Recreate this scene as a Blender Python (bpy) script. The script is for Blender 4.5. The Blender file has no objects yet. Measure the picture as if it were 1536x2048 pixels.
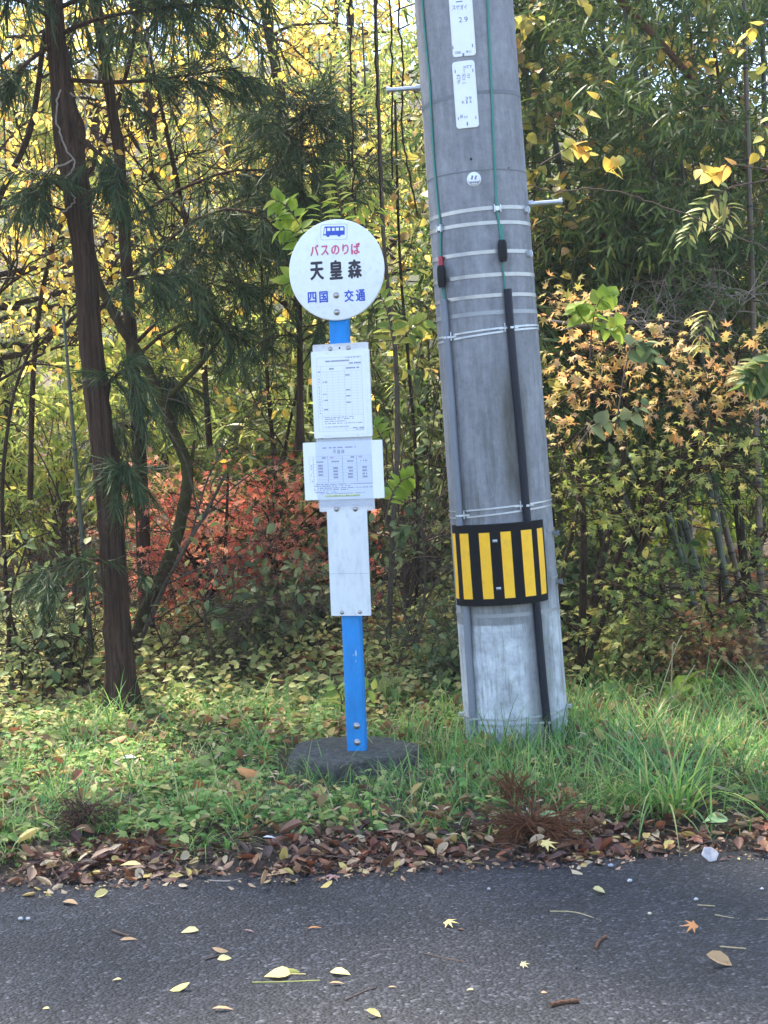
import bpy, math
import numpy as np
from mathutils import Vector, Matrix

rng = np.random.default_rng(11)
SC = bpy.context.scene
COL = SC.collection
PI = math.pi

# ------------------------------------------------------------------ camera
CAMH, FPX = 1.45, 3072.0            # camera height (m), focal length in photo pixels (photo 1536x2048)
PITCH = math.atan((1024 - 880) / FPX)
ROLL = math.radians(2.35)
CROT = Matrix.Rotation(PI / 2 - PITCH, 3, 'X') @ Matrix.Rotation(-ROLL, 3, 'Z')
cam = bpy.data.cameras.new('camera')
cam.sensor_width = 36.0
cam.lens = 36.0 * FPX / 2048.0
cam.clip_start, cam.clip_end = 0.05, 2000.0
camo = bpy.data.objects.new('camera', cam)
COL.objects.link(camo)
camo.matrix_world = Matrix.Translation((0, 0, CAMH)) @ CROT.to_4x4()
SC.camera = camo

# ------------------------------------------------------------------ sky, sun, exposure
SUN_EL, SUN_AZ = math.radians(60), math.radians(-35)      # behind the wood, to the left
SC.render.engine = 'CYCLES'
world = bpy.data.worlds.new('World')
SC.world = world
world.use_nodes = True
wn = world.node_tree
sky = wn.nodes.new('ShaderNodeTexSky')
sky.sky_type = 'NISHITA'
sky.sun_disc = False
sky.sun_elevation, sky.sun_rotation = SUN_EL, SUN_AZ
sky.dust_density = 0.7
sky.ozone_density = 1.3
wn.links.new(sky.outputs[0], wn.nodes['Background'].inputs[0])
wn.nodes['Background'].inputs[1].default_value = 0.15
sun = bpy.data.lights.new('sun', 'SUN')
sun.energy, sun.angle, sun.color = 5.0, math.radians(6), (1.0, 0.92, 0.78)
suno = bpy.data.objects.new('sun', sun)
COL.objects.link(suno)
sdir = Vector((math.sin(SUN_AZ) * math.cos(SUN_EL), math.cos(SUN_AZ) * math.cos(SUN_EL), math.sin(SUN_EL)))
suno.rotation_euler = sdir.to_track_quat('Z', 'Y').to_euler()
SC.view_settings.view_transform = 'Standard'
SC.view_settings.look = 'None'
SC.view_settings.exposure = 2.12
SC.view_settings.gamma = 1.0
HAZE = .0010
SC.cycles.max_bounces = 6
SC.cycles.transparent_max_bounces = 8
SC.cycles.caustics_reflective = False
SC.cycles.caustics_refractive = False


# ------------------------------------------------------------------ photo pixel -> world
def ray(px, py):
    return CROT @ Vector(((px - 768) / FPX, -(py - 1024) / FPX, -1.0))


def P(px, py, D):
    d = ray(px, py)
    return Vector((0, 0, CAMH)) + d * (D / d.y)


def gz(x, y):
    """Ground height."""
    x = np.asarray(x, float); y = np.asarray(y, float)
    ys = [-50, 5.0, 5.25, 5.6, 6.4, 8.0, 10, 13, 17, 24, 40, 70, 120, 220]
    zl = [-.03, -.03, -.005, .035, .055, .10, .26, .75, 1.6, 2.6, 3.6, 5, 7, 9]
    zr = [-.03, -.03, -.005, .035, .055, .08, .12, .25, .60, 1.5, 2.8, 4.5, 6.5, 9]
    a = np.interp(y, ys, zl); b = np.interp(y, ys, zr)
    t = np.clip((x + .5) / 2.5, 0, 1)
    z = a * (1 - t) + b * t
    k = np.clip((y - 5.2) / 1.0, 0, 1)
    z = z + k * (.018 * np.sin(x * 5.1 + y * 3.3) + .014 * np.sin(x * 11.3 - y * 7.1) + .03 * np.sin(x * 1.7 + 1) * np.clip((y - 7) / 4, 0, 1))
    return z


def G(px, py):
    """World point where the ray through a photo pixel meets the ground."""
    d = ray(px, py)
    lo, hi = .5, 60.
    t = lo
    while t < hi:
        q = Vector((0, 0, CAMH)) + d * t
        if q.z <= max(float(gz(q.x, q.y)), 0.0 if q.y < 5.2 else -1):
            break
        t += .02
    return q


# ------------------------------------------------------------------ mesh helpers
def np_mesh(name, V, tris=None, quads=None, smooth=True, mat_t=None, mat_q=None):
    me = bpy.data.meshes.new(name)
    V = np.ascontiguousarray(V, np.float32).reshape(-1, 3)
    tris = np.zeros((0, 3), np.int32) if tris is None else np.asarray(tris, np.int32).reshape(-1, 3)
    quads = np.zeros((0, 4), np.int32) if quads is None else np.asarray(quads, np.int32).reshape(-1, 4)
    me.vertices.add(len(V)); me.vertices.foreach_set('co', V.ravel())
    li = np.concatenate([tris.ravel(), quads.ravel()]).astype(np.int32)
    me.loops.add(len(li)); me.loops.foreach_set('vertex_index', li)
    ls = np.concatenate([np.arange(len(tris)) * 3, len(tris) * 3 + np.arange(len(quads)) * 4]).astype(np.int32)
    me.polygons.add(len(ls)); me.polygons.foreach_set('loop_start', ls)
    me.polygons.foreach_set('use_smooth', np.full(len(ls), smooth, bool))
    if mat_t is not None or mat_q is not None:
        mi = np.concatenate([np.zeros(len(tris), np.int32) if mat_t is None else mat_t,
                             np.zeros(len(quads), np.int32) if mat_q is None else mat_q]).astype(np.int32)
        me.polygons.foreach_set('material_index', mi)
    me.update(calc_edges=True)
    me.validate()
    return me


class MB:
    """Collects pieces, links them as one mesh object."""
    def __init__(s):
        s.V, s.T, s.Q, s.mt, s.mq, s.n = [], [], [], [], [], 0

    def add(s, V, T=None, Q=None, m=0):
        V = np.asarray(V, float).reshape(-1, 3)
        if T is not None and len(T):
            T = np.asarray(T).reshape(-1, 3); s.T.append(T + s.n); s.mt.append(np.full(len(T), m))
        if Q is not None and len(Q):
            Q = np.asarray(Q).reshape(-1, 4); s.Q.append(Q + s.n); s.mq.append(np.full(len(Q), m))
        s.V.append(V); s.n += len(V)
        return s

    def box(s, x0, x1, y0, y1, z0, z1, m=0, bev=0.0):
        if bev > 0:      # chamfer the edges running along y (rounded plate corners) and the front rim
            b = bev
            o = [(x0 + b, z0), (x1 - b, z0), (x1, z0 + b), (x1, z1 - b), (x1 - b, z1), (x0 + b, z1), (x0, z1 - b), (x0, z0 + b)]
            k = len(o)
            V = [(x, y0, z) for x, z in o] + [(x, y1, z) for x, z in o] + [((x0 + x1) / 2, y0, (z0 + z1) / 2), ((x0 + x1) / 2, y1, (z0 + z1) / 2)]
            Q = [(i, i + k, (i + 1) % k + k, (i + 1) % k) for i in range(k)]
            T = [(2 * k, i, (i + 1) % k) for i in range(k)] + [(2 * k + 1, (i + 1) % k + k, i + k) for i in range(k)]
            return s.add(V, T, Q, m)
        V = [(x, y, z) for x in (x0, x1) for y in (y0, y1) for z in (z0, z1)]
        Q = [(0, 1, 3, 2), (4, 6, 7, 5), (0, 4, 5, 1), (2, 3, 7, 6), (0, 2, 6, 4), (1, 5, 7, 3)]
        return s.add(V, None, Q, m)

    def tube(s, pts, rad, sides=8, cap=True, m=0):
        V, Q = tubes(np.asarray(pts, float)[None], np.broadcast_to(np.asarray(rad, float), (len(pts),))[None], sides)
        s.add(V, None, Q, m)
        if cap:
            k = len(pts)
            for e, ring in ((0, np.arange(sides)[::-1]), (k - 1, np.arange(sides))):
                R = V[e * sides:(e + 1) * sides]
                c = R.mean(0)
                s.add(np.vstack([R, c]), [(ring[i], ring[(i + 1) % sides], sides) for i in range(sides)], None, m)
        return s

    def lathe(s, prof, axis='z', sides=24, m=0, off=(0, 0, 0)):
        k = len(prof)
        a = np.arange(sides) * 2 * PI / sides
        V = []
        for r, h in prof:
            for t in a:
                c, q = r * math.cos(t), r * math.sin(t)
                V.append((c, q, h) if axis == 'z' else (c, -h, q) if axis == 'y' else (h, c, q))
        Q = [(i * sides + j, i * sides + (j + 1) % sides, (i + 1) * sides + (j + 1) % sides, (i + 1) * sides + j) for i in range(k - 1) for j in range(sides)]
        return s.add(np.array(V) + np.array(off), None, Q, m)

    def build(s, name, mats, parent=None, smooth=True):
        T = np.concatenate(s.T) if s.T else None
        Q = np.concatenate(s.Q) if s.Q else None
        me = np_mesh(name, np.concatenate(s.V), T, Q, smooth,
                     np.concatenate(s.mt) if s.mt else None, np.concatenate(s.mq) if s.mq else None)
        for m in (mats if isinstance(mats, (list, tuple)) else [mats]):
            me.materials.append(m)
        return link(name, me, parent)


def link(name, me, parent=None):
    o = bpy.data.objects.new(name, me)
    COL.objects.link(o)
    if parent is not None:
        o.parent = parent
    return o


def thing(name, label, cat, loc=(0, 0, 0), rot=(0, 0, 0), group=None):
    o = bpy.data.objects.new(name, None)
    o.empty_display_size = .1
    COL.objects.link(o)
    o.location = loc; o.rotation_euler = rot
    return tag(o, label, cat, group)


def tag(o, label, cat, group=None):
    o['label'] = label; o['category'] = cat
    if group:
        o['group'] = group
    return o


def kind(o, k):
    o['kind'] = k
    return o


def norm(a):
    return a / np.maximum(np.linalg.norm(a, axis=-1, keepdims=True), 1e-9)


def tubes(paths, radii, sides):
    paths = np.asarray(paths, float); radii = np.asarray(radii, float)
    n, k, _ = paths.shape
    T = norm(np.gradient(paths, axis=1))
    mz = np.abs(norm(paths[:, -1] - paths[:, 0])[:, 2])
    ref = np.where((mz < .8)[:, None], [[0, 0, 1.]], [[1., 0, 0]])[:, None, :]
    A = norm(np.cross(T, np.broadcast_to(ref, T.shape))); B = np.cross(T, A)
    a = np.arange(sides) * 2 * PI / sides
    V = paths[:, :, None] + radii[:, :, None, None] * (np.cos(a)[None, None, :, None] * A[:, :, None] + np.sin(a)[None, None, :, None] * B[:, :, None])
    i, j = np.meshgrid(np.arange(k - 1), np.arange(sides), indexing='ij')
    q = np.stack([i * sides + j, i * sides + (j + 1) % sides, (i + 1) * sides + (j + 1) % sides, (i + 1) * sides + j], -1).reshape(-1, 4)
    Q = (q[None] + (np.arange(n) * k * sides)[:, None, None]).reshape(-1, 4)
    return V.reshape(-1, 3), Q


def smooth_path(pts, per=6):
    """Catmull-Rom through points."""
    p = np.asarray([tuple(q) for q in pts], float)
    e = np.vstack([2 * p[0] - p[1], p, 2 * p[-1] - p[-2]])
    out = []
    for i in range(1, len(e) - 2):
        for t in np.arange(per) / per:
            out.append(.5 * (2 * e[i] + (e[i + 1] - e[i - 1]) * t + (2 * e[i - 1] - 5 * e[i] + 4 * e[i + 1] - e[i + 2]) * t * t + (-e[i - 1] + 3 * e[i] - 3 * e[i + 1] + e[i + 2]) * t ** 3))
    out.append(p[-1])
    return np.array(out)


# ------------------------------------------------------------------ leaf templates (x side, y along, z normal)
def leaf_tpl(ts, ws, fold=.15, droop=.15, flat=False):
    V, T, Q = [], [], []
    rows = []
    for t, w in zip(ts, ws):
        z = -droop * t * t
        if w <= 0:
            rows.append([len(V)]); V.append((0, t, z))
        elif flat:
            rows.append([len(V), len(V) + 1]); V += [(-w, t, z), (w, t, z)]
        else:
            rows.append([len(V), len(V) + 1, len(V) + 2]); V += [(-w, t, z + fold * w), (0, t, z), (w, t, z + fold * w)]
    for a, b in zip(rows[:-1], rows[1:]):
        if len(a) == 1:
            T += [(a[0], b[j + 1], b[j]) for j in range(len(b) - 1)]
        elif len(b) == 1:
            T += [(a[j], a[j + 1], b[0]) for j in range(len(a) - 1)]
        else:
            Q += [(a[j], a[j + 1], b[j + 1], b[j]) for j in range(len(a) - 1)]
    return np.array(V, float), np.array(T, int).reshape(-1, 3), np.array(Q, int).reshape(-1, 4)


def maple_tpl(lobes=7, droop=.22):
    V = [(0, .34, .05)]
    angs = np.linspace(-150, 150, lobes)
    lens = np.interp(np.abs(angs), [0, 50, 100, 150], [.66, .6, .48, .26])
    out = []
    for i, (a, l) in enumerate(zip(angs, lens)):
        out.append((a, l, -droop * l))
        if i < lobes - 1:
            out.append(((a + angs[i + 1]) / 2, .21, .03))
    out.append((180, .3, 0.0))
    for a, l, z in out:
        r = math.radians(a)
        V.append((l * math.sin(r), .34 + l * math.cos(r), z))
    n = len(out)
    T = [(0, 1 + (i + 1) % n, 1 + i) for i in range(n)]
    return np.array(V, float), np.array(T, int), np.zeros((0, 4), int)


OVATE = leaf_tpl([0, .22, .5, .8, 1], [0, .24, .3, .16, 0], .35, .2)
OVAL2 = leaf_tpl([0, .35, .75, 1], [0, .26, .2, 0], .3, .2)
LANCE = leaf_tpl([0, .3, .65, 1], [0, .13, .12, 0], .4, .25)
BLADE = leaf_tpl([0, .25, .6, 1], [0, .065, .06, 0], 0, .25, True)
NEEDLE = (np.array([(-.06, 0, 0), (.06, 0, 0), (0, 1, -.05)], float), np.array([(0, 1, 2)]), np.zeros((0, 4), int))
MAPLE = maple_tpl()
HEART = leaf_tpl([-.12, .05, .3, .62, 1], [0.0, .36, .47, .33, 0], .18, .25)
BROWN = leaf_tpl([0, .2, .5, .8, 1], [0, .22, .3, .2, 0], .9, -.35)
CURL = leaf_tpl([0, .2, .5, .8, 1], [0, .2, .28, .17, 0], -.8, .5)


def leaves(mb, tpl, pos, d, nrm, size, m=0):
    V0, T0, Q0 = tpl
    pos = np.asarray(pos); n = len(pos)
    if n == 0:
        return
    d = norm(np.asarray(d)); nrm = np.asarray(nrm)
    s = norm(np.cross(d, nrm)); u = np.cross(s, d)
    size = np.broadcast_to(size, (n,))
    V = pos[:, None] + size[:, None, None] * (V0[None, :, 0:1] * s[:, None] + V0[None, :, 1:2] * d[:, None] + V0[None, :, 2:3] * u[:, None])
    off = (np.arange(n) * len(V0))[:, None, None]
    mb.add(V.reshape(-1, 3), (T0[None] + off).reshape(-1, 3) if len(T0) else None, (Q0[None] + off).reshape(-1, 4) if len(Q0) else None, m)


def rn(n, s=1.0):
    return rng.normal(0, s, (n, 3))


def walk(P0, D, L, steps, wob, grav):
    D = norm(D); pts = [P0]
    L = np.broadcast_to(L, (len(P0),))
    for _ in range(steps):
        D = norm(D + rn(len(P0), wob) + np.array([0, 0, grav]))
        pts.append(pts[-1] + D * (L / steps)[:, None])
    return np.stack(pts, 1)


def along(paths, idx, g):
    """Points and tangents at parameter g on paths[idx]."""
    k = paths.shape[1] - 1
    f = np.clip(g, 0, .9999) * k
    i = f.astype(int); t = (f - i)[:, None]
    a, b = paths[idx, i], paths[idx, i + 1]
    return a + (b - a) * t, norm(b - a)


# ------------------------------------------------------------------ materials
def new_mat(name):
    m = bpy.data.materials.new(name); m.use_nodes = True
    nt = m.node_tree
    return m, nt, nt.nodes['Principled BSDF']


def nd(nt, t, **kw):
    n = nt.nodes.new(t)
    for k, v in kw.items():
        if k.startswith('i_'):
            n.inputs[k[2:].replace('_', ' ')].default_value = v
        else:
            setattr(n, k, v)
    return n


def ramp(nt, fac, stops, interp='LINEAR'):
    r = nt.nodes.new('ShaderNodeValToRGB')
    r.color_ramp.interpolation = interp
    e = r.color_ramp.elements
    while len(e) < len(stops):
        e.new(.5)
    for q, (p, c) in zip(e, stops):
        q.position = p; q.color = (c[0], c[1], c[2], 1) if not isinstance(c, (int, float)) else (c, c, c, 1)
    if fac is not None:
        nt.links.new(fac, r.inputs[0])
    return r


def mixc(nt, fac, a, b, mode='MIX'):
    m = nt.nodes.new('ShaderNodeMix'); m.data_type = 'RGBA'; m.blend_type = mode
    if isinstance(fac, (int, float)):
        m.inputs[0].default_value = fac
    else:
        nt.links.new(fac, m.inputs[0])
    for s, v in ((6, a), (7, b)):
        if isinstance(v, tuple):
            m.inputs[s].default_value = (*v, 1)
        else:
            nt.links.new(v, m.inputs[s])
    return m.outputs[2]


def noise(nt, scale, detail=4, rough=.6, vec=None, dist=0.0):
    n = nd(nt, 'ShaderNodeTexNoise', i_Scale=scale, i_Detail=detail, i_Roughness=rough, i_Distortion=dist)
    if vec is not None:
        nt.links.new(vec, n.inputs['Vector'])
    return n


def objvec(nt, scale=(1, 1, 1)):
    t = nt.nodes.new('ShaderNodeTexCoord')
    mp = nt.nodes.new('ShaderNodeMapping')
    mp.inputs['Scale'].default_value = scale
    nt.links.new(t.outputs['Object'], mp.inputs[0])
    return mp.outputs[0]


def bump(nt, bsdf, h, strength=.5, dist=.01):
    b = nd(nt, 'ShaderNodeBump', i_Strength=strength, i_Distance=dist)
    nt.links.new(h, b.inputs['Height']); nt.links.new(b.outputs[0], bsdf.inputs['Normal'])


def leaf_mat(name, cols, trans=.45, rough=.55, spec=.18, blotch=0.0):
    m, nt, b = new_mat(name)
    g = nt.nodes.new('ShaderNodeNewGeometry')
    n = len(cols)
    r = ramp(nt, g.outputs['Random Per Island'], [((i + .5) / n, c) for i, c in enumerate(cols)])
    c = r.outputs[0]
    if blotch:
        nz = noise(nt, 60, 3, .7, objvec(nt))
        c = mixc(nt, ramp(nt, nz.outputs[0], [(.55, 0), (.68, blotch)]).outputs[0], c, (.12, .06, .02))
    nt.links.new(c, b.inputs['Base Color'])
    b.inputs['Roughness'].default_value = rough
    b.inputs['Specular IOR Level'].default_value = spec
    t = nt.nodes.new('ShaderNodeBsdfTranslucent')
    nt.links.new(c, t.inputs[0])
    mx = nt.nodes.new('ShaderNodeMixShader'); mx.inputs[0].default_value = trans
    nt.links.new(b.outputs[0], mx.inputs[1]); nt.links.new(t.outputs[0], mx.inputs[2])
    nt.links.new(mx.outputs[0], nt.nodes['Material Output'].inputs[0])
    return m


def bark_mat(name, c0, c1, stretch=(14, 14, 2.2), bs=.8, moss=None):
    m, nt, b = new_mat(name)
    v = objvec(nt, stretch)
    n1 = noise(nt, 2.2, 6, .7, v, .6)
    c = ramp(nt, n1.outputs[0], [(.3, c0), (.7, c1)]).outputs[0]
    if moss:
        n2 = noise(nt, 3, 4, .6, objvec(nt))
        c = mixc(nt, ramp(nt, n2.outputs[0], [(.45, 0), (.62, .8)]).outputs[0], c, moss)
    nt.links.new(c, b.inputs['Base Color'])
    b.inputs['Roughness'].default_value = .95
    b.inputs['Specular IOR Level'].default_value = .08
    bump(nt, b, n1.outputs[0], bs, .03)
    return m


def plain(name, col, rough=.6, metal=0., var=.0, vscale=8, stretch=(1, 1, 1), spec=.5, dirt=None):
    m, nt, b = new_mat(name)
    b.inputs['Roughness'].default_value = rough
    b.inputs['Metallic'].default_value = metal
    b.inputs['Specular IOR Level'].default_value = spec
    if var or dirt:
        n = noise(nt, vscale, 5, .65, objvec(nt, stretch))
        lo = tuple(max(0, x * (1 - var)) for x in col); hi = tuple(min(1, x * (1 + var)) for x in col)
        c = ramp(nt, n.outputs[0], [(.3, lo), (.7, hi)]).outputs[0]
        if dirt:
            n2 = noise(nt, vscale * 2.3, 6, .75, objvec(nt, stretch))
            c = mixc(nt, ramp(nt, n2.outputs[0], [(.52, 0), (.72, .7)]).outputs[0], c, dirt)
        nt.links.new(c, b.inputs['Base Color'])
    else:
        b.inputs['Base Color'].default_value = (*col, 1)
    return m


M = {}
M['yellow'] = leaf_mat('yellow_leaf', [(.88, .58, .08), (.90, .72, .16), (.86, .76, .30), (.78, .46, .09), (.56, .60, .16), (.80, .38, .10), (.40, .46, .12), (.88, .66, .12)], .62)
M['climber'] = leaf_mat('climber_leaf', [(.30, .28, .06), (.42, .36, .08), (.22, .24, .06), (.6, .45, .10), (.16, .18, .05), (.5, .28, .09)], .5, .4, .5)
M['lime'] = leaf_mat('lime_leaf', [(.30, .42, .05), (.42, .52, .07), (.22, .34, .06), (.5, .5, .08)], .55)
M['light'] = leaf_mat('light_green_leaf', [(.28, .38, .08), (.42, .48, .11), (.56, .55, .13), (.19, .29, .07), (.68, .58, .14)], .55)
M['mid'] = leaf_mat('mid_green_leaf', [(.08, .14, .04), (.13, .19, .05), (.18, .22, .06), (.25, .26, .08), (.06, .11, .035)], .4)
M['dull'] = leaf_mat('dull_green_leaf', [(.10, .15, .06), (.16, .21, .08), (.20, .24, .10), (.30, .30, .12), (.09, .12, .06)], .35)
M['orange'] = leaf_mat('orange_maple_leaf', [(.66, .34, .12), (.74, .46, .18), (.60, .46, .16), (.42, .34, .10), (.58, .28, .10), (.78, .56, .32), (.34, .30, .08)], .5)
M['olive'] = leaf_mat('olive_maple_leaf', [(.30, .31, .08), (.23, .29, .07), (.40, .37, .10), (.18, .23, .06), (.50, .40, .12), (.26, .33, .09)], .5)
M['green_maple'] = leaf_mat('green_maple_leaf', [(.13, .19, .05), (.18, .24, .06), (.26, .27, .07), (.10, .15, .04)], .5)
M['red'] = leaf_mat('red_maple_leaf', [(.78, .15, .10), (.84, .26, .16), (.86, .40, .26), (.66, .13, .08), (.86, .55, .38), (.72, .24, .14), (.80, .30, .20), (.40, .36, .14)], .6)
M['bamboo'] = leaf_mat('bamboo_leaf', [(.04, .08, .022), (.065, .115, .028), (.10, .15, .038), (.17, .21, .055), (.05, .09, .03)], .38, .5, .22)
M['bamboo_light'] = leaf_mat('light_bamboo_leaf', [(.24, .32, .08), (.38, .44, .11), (.50, .50, .15), (.17, .24, .07)], .5, .45, .4)
M['cedar'] = leaf_mat('cedar_needle', [(.028, .06, .025), (.045, .085, .032), (.065, .10, .035), (.09, .105, .04)], .25, .6, .3)
M['cedar_brown'] = leaf_mat('cedar_dead_needle', [(.16, .065, .03), (.22, .09, .04), (.11, .045, .025)], .2, .8, .2)
M['grass'] = leaf_mat('grass_blade', [(.08, .21, .05), (.13, .31, .07), (.21, .40, .09), (.34, .46, .12), (.09, .25, .09), (.52, .48, .20), (.06, .15, .04)], .45, .45, .3)
M['grass_dry'] = leaf_mat('dry_grass_stem', [(.42, .35, .2), (.5, .42, .26), (.36, .28, .15)], .3, .6)
M['weed'] = leaf_mat('weed_leaf', [(.17, .33, .08), (.25, .42, .10), (.36, .48, .13), (.12, .23, .06), (.52, .54, .18), (.20, .36, .10), (.62, .52, .20), (.10, .17, .06)], .45, .5)
M['cover'] = leaf_mat('ground_cover_leaf', [(.26, .32, .10), (.40, .42, .14), (.55, .50, .18), (.19, .24, .08), (.6, .46, .18), (.13, .17, .06)], .4, .5)
M['litter'] = leaf_mat('litter_leaf', [(.05, .024, .018), (.10, .042, .03), (.18, .08, .05), (.28, .14, .085), (.42, .25, .15), (.08, .034, .03), (.03, .018, .016), (.36, .16, .07), (.26, .075, .04), (.045, .024, .02), (.15, .065, .04)], .15, .55, .4, .5)
M['litter_pale'] = leaf_mat('pale_litter_leaf', [(.5, .36, .22), (.58, .45, .28), (.42, .25, .15), (.6, .45, .14)], .2, .6, .3, .4)
M['floor_litter'] = leaf_mat('forest_litter_leaf', [(.24, .12, .06), (.36, .22, .10), (.5, .36, .12), (.12, .07, .04), (.42, .16, .08), (.2, .17, .07)], .25, .7, .25)
M['cedar_bark'] = bark_mat('cedar_bark', (.016, .010, .008), (.13, .078, .054), (26, 26, 1.2), 1.0)
M['dark_bark'] = bark_mat('dark_bark', (.02, .014, .010), (.07, .045, .03), (20, 20, 5), .8)
M['moss_bark'] = bark_mat('mossy_bark', (.022, .016, .011), (.075, .05, .03), (18, 18, 5), .8, (.07, .07, .02))
M['grey_bark'] = bark_mat('grey_bark', (.05, .04, .03), (.15, .12, .09), (20, 20, 6), .6)
M['brown_bark'] = bark_mat('brown_bark', (.08, .04, .025), (.2, .11, .07), (16, 16, 3), .6)
M['twig'] = plain('twig_bark', (.09, .055, .04), .85, var=.5, vscale=20)
M['vine'] = plain('vine_bark', (.26, .21, .17), .85, var=.3, vscale=20)


def culm_mat(name, c, node):
    m, nt, b = new_mat(name)
    n = noise(nt, 4, 4, .6, objvec(nt, (6, 6, 1)))
    cc = ramp(nt, n.outputs[0], [(.3, tuple(x * .6 for x in c)), (.7, tuple(x * 1.3 for x in c))]).outputs[0]
    nt.links.new(cc, b.inputs['Base Color']); b.inputs['Roughness'].default_value = .45
    return m


M['culm'] = culm_mat('bamboo_culm', (.05, .058, .035), 0)
M['culm_grey'] = culm_mat('bamboo_culm_grey', (.085, .095, .08), 0)
M['culm_brown'] = culm_mat('bamboo_culm_brown', (.10, .065, .04), 0)
M['node_ring'] = plain('bamboo_node', (.02, .02, .015), .7)

# ------------------------------------------------------------------ setting: ground, road
def asphalt():
    m, nt, b = new_mat('asphalt')
    v = objvec(nt)
    vo = nd(nt, 'ShaderNodeTexVoronoi', i_Scale=92.0); nt.links.new(v, vo.inputs['Vector'])
    vo2 = nd(nt, 'ShaderNodeTexVoronoi', i_Scale=150.0); nt.links.new(v, vo2.inputs['Vector'])
    sep = nt.nodes.new('ShaderNodeSeparateColor'); nt.links.new(vo.outputs['Color'], sep.inputs[0])
    sep2 = nt.nodes.new('ShaderNodeSeparateColor'); nt.links.new(vo2.outputs['Color'], sep2.inputs[0])
    c1 = ramp(nt, sep.outputs[0], [(0, (.008, .008, .0095)), (.5, (.016, .016, .019)), (.8, (.034, .034, .040)), (.94, (.062, .062, .072)), (.985, (.12, .12, .13))]).outputs[0]
    c2 = ramp(nt, sep2.outputs[1], [(0, (.007, .007, .008)), (.6, (.021, .021, .024)), (1, (.065, .065, .072))]).outputs[0]
    c = mixc(nt, .33, c1, c2)
    big = noise(nt, 1.6, 6, .7, v)
    c = mixc(nt, 1.0, c, ramp(nt, big.outputs[0], [(.3, .6), (.7, 1.35)]).outputs[0], 'MULTIPLY')
    nt.links.new(c, b.inputs['Base Color'])
    b.inputs['Roughness'].default_value = .7
    b.inputs['Specular IOR Level'].default_value = .3
    h = nt.nodes.new('ShaderNodeMath'); h.operation = 'ADD'
    d = ramp(nt, vo.outputs['Distance'], [(0, 1), (.75, 0)])
    nt.links.new(d.outputs[0], h.inputs[0]); nt.links.new(sep.outputs[1], h.inputs[1])
    bump(nt, b, h.outputs[0], .9, .006)
    return m


def soil():
    m, nt, b = new_mat('soil')
    n = noise(nt, 9, 8, .75, objvec(nt))
    nt.links.new(ramp(nt, n.outputs[0], [(.3, (.03, .02, .012)), (.5, (.07, .05, .03)), (.7, (.13, .09, .05))]).outputs[0], b.inputs['Base Color'])
    b.inputs['Roughness'].default_value = .95
    bump(nt, b, n.outputs[0], 1, .03)
    return m


gx = np.concatenate([[-130, -100, -60, -35, -20, -12], np.arange(-8, 8.01, .16), [12, 20, 35, 60, 100, 130]])
gy = np.concatenate([[-60, -40, -20, -8, 0, 4], np.arange(5, 9, .12), np.arange(9, 20, .5), [22, 25, 30, 38, 48, 62, 80, 110, 135]])
X, Y = np.meshgrid(gx, gy, indexing='ij')
ii, jj = np.meshgrid(np.arange(len(gx) - 1), np.arange(len(gy) - 1), indexing='ij')
w = len(gy)
mb = MB().add(np.stack([X, Y, gz(X, Y)], -1).reshape(-1, 3), None, np.stack([ii * w + jj, (ii + 1) * w + jj, (ii + 1) * w + jj + 1, ii * w + jj + 1], -1))
ground = kind(mb.build('ground', soil()), 'structure')

ROADE = lambda x: 5.17 - .012 * x + .03 * np.sin(x * 2.3) + .02 * np.sin(x * 7.7 + 1) + .012 * np.sin(x * 23)
rx = np.concatenate([[-129, -100, -40, -15, -6], np.arange(-4, 4.01, .04), [6, 15, 40, 100, 129]])
ry = np.array([-7.0, -2, 1, 3, 4.2, 5.0])
V = []
for x in rx:
    e = float(ROADE(np.clip(x, -5, 5)))
    V += [(x, y, .006 * math.sin(x * .7 + y)) for y in ry] + [(x, e, .0), (x, e + .02, -.02)]
kk = len(ry) + 2
Q = [(i * kk + j, (i + 1) * kk + j, (i + 1) * kk + j + 1, i * kk + j + 1) for i in range(len(rx) - 1) for j in range(kk - 1)]
road = kind(MB().add(V, None, Q).build('road', asphalt()), 'structure')

def forest():
    m, nt, b = new_mat('wooded_hillside')
    n = noise(nt, .55, 8, .75, objvec(nt)); n2 = noise(nt, .09, 3, .6, objvec(nt))
    c = ramp(nt, n.outputs[0], [(.3, (.03, .05, .02)), (.5, (.09, .11, .04)), (.7, (.20, .17, .06))]).outputs[0]
    c = mixc(nt, ramp(nt, n2.outputs[0], [(.45, 0), (.6, .6)]).outputs[0], c, (.14, .08, .03))
    nt.links.new(c, b.inputs['Base Color']); b.inputs['Roughness'].default_value = .95
    bump(nt, b, n.outputs[0], 1, 1.5)
    return m


hx = np.linspace(-129, 129, 130); hy = np.linspace(62, 134, 36)
X, Y = np.meshgrid(hx, hy, indexing='ij')
Z = 4 + 30 * np.clip((Y - 62) / 72, 0, 1) ** .8 * (.75 + .25 * np.sin(X * .03 + 2)) + .9 * np.sin(X * .9 + Y * .4) * np.sin(Y * .8 - X * .3) + .8 * rng.normal(0, 1, X.shape)
Z[:, 0] = 0
ii, jj = np.meshgrid(np.arange(129), np.arange(35), indexing='ij')
kind(MB().add(np.stack([X, Y, Z], -1).reshape(-1, 3), None, np.stack([ii * 36 + jj, (ii + 1) * 36 + jj, (ii + 1) * 36 + jj + 1, ii * 36 + jj + 1], -1)).build('hills', forest()), 'structure')

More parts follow.
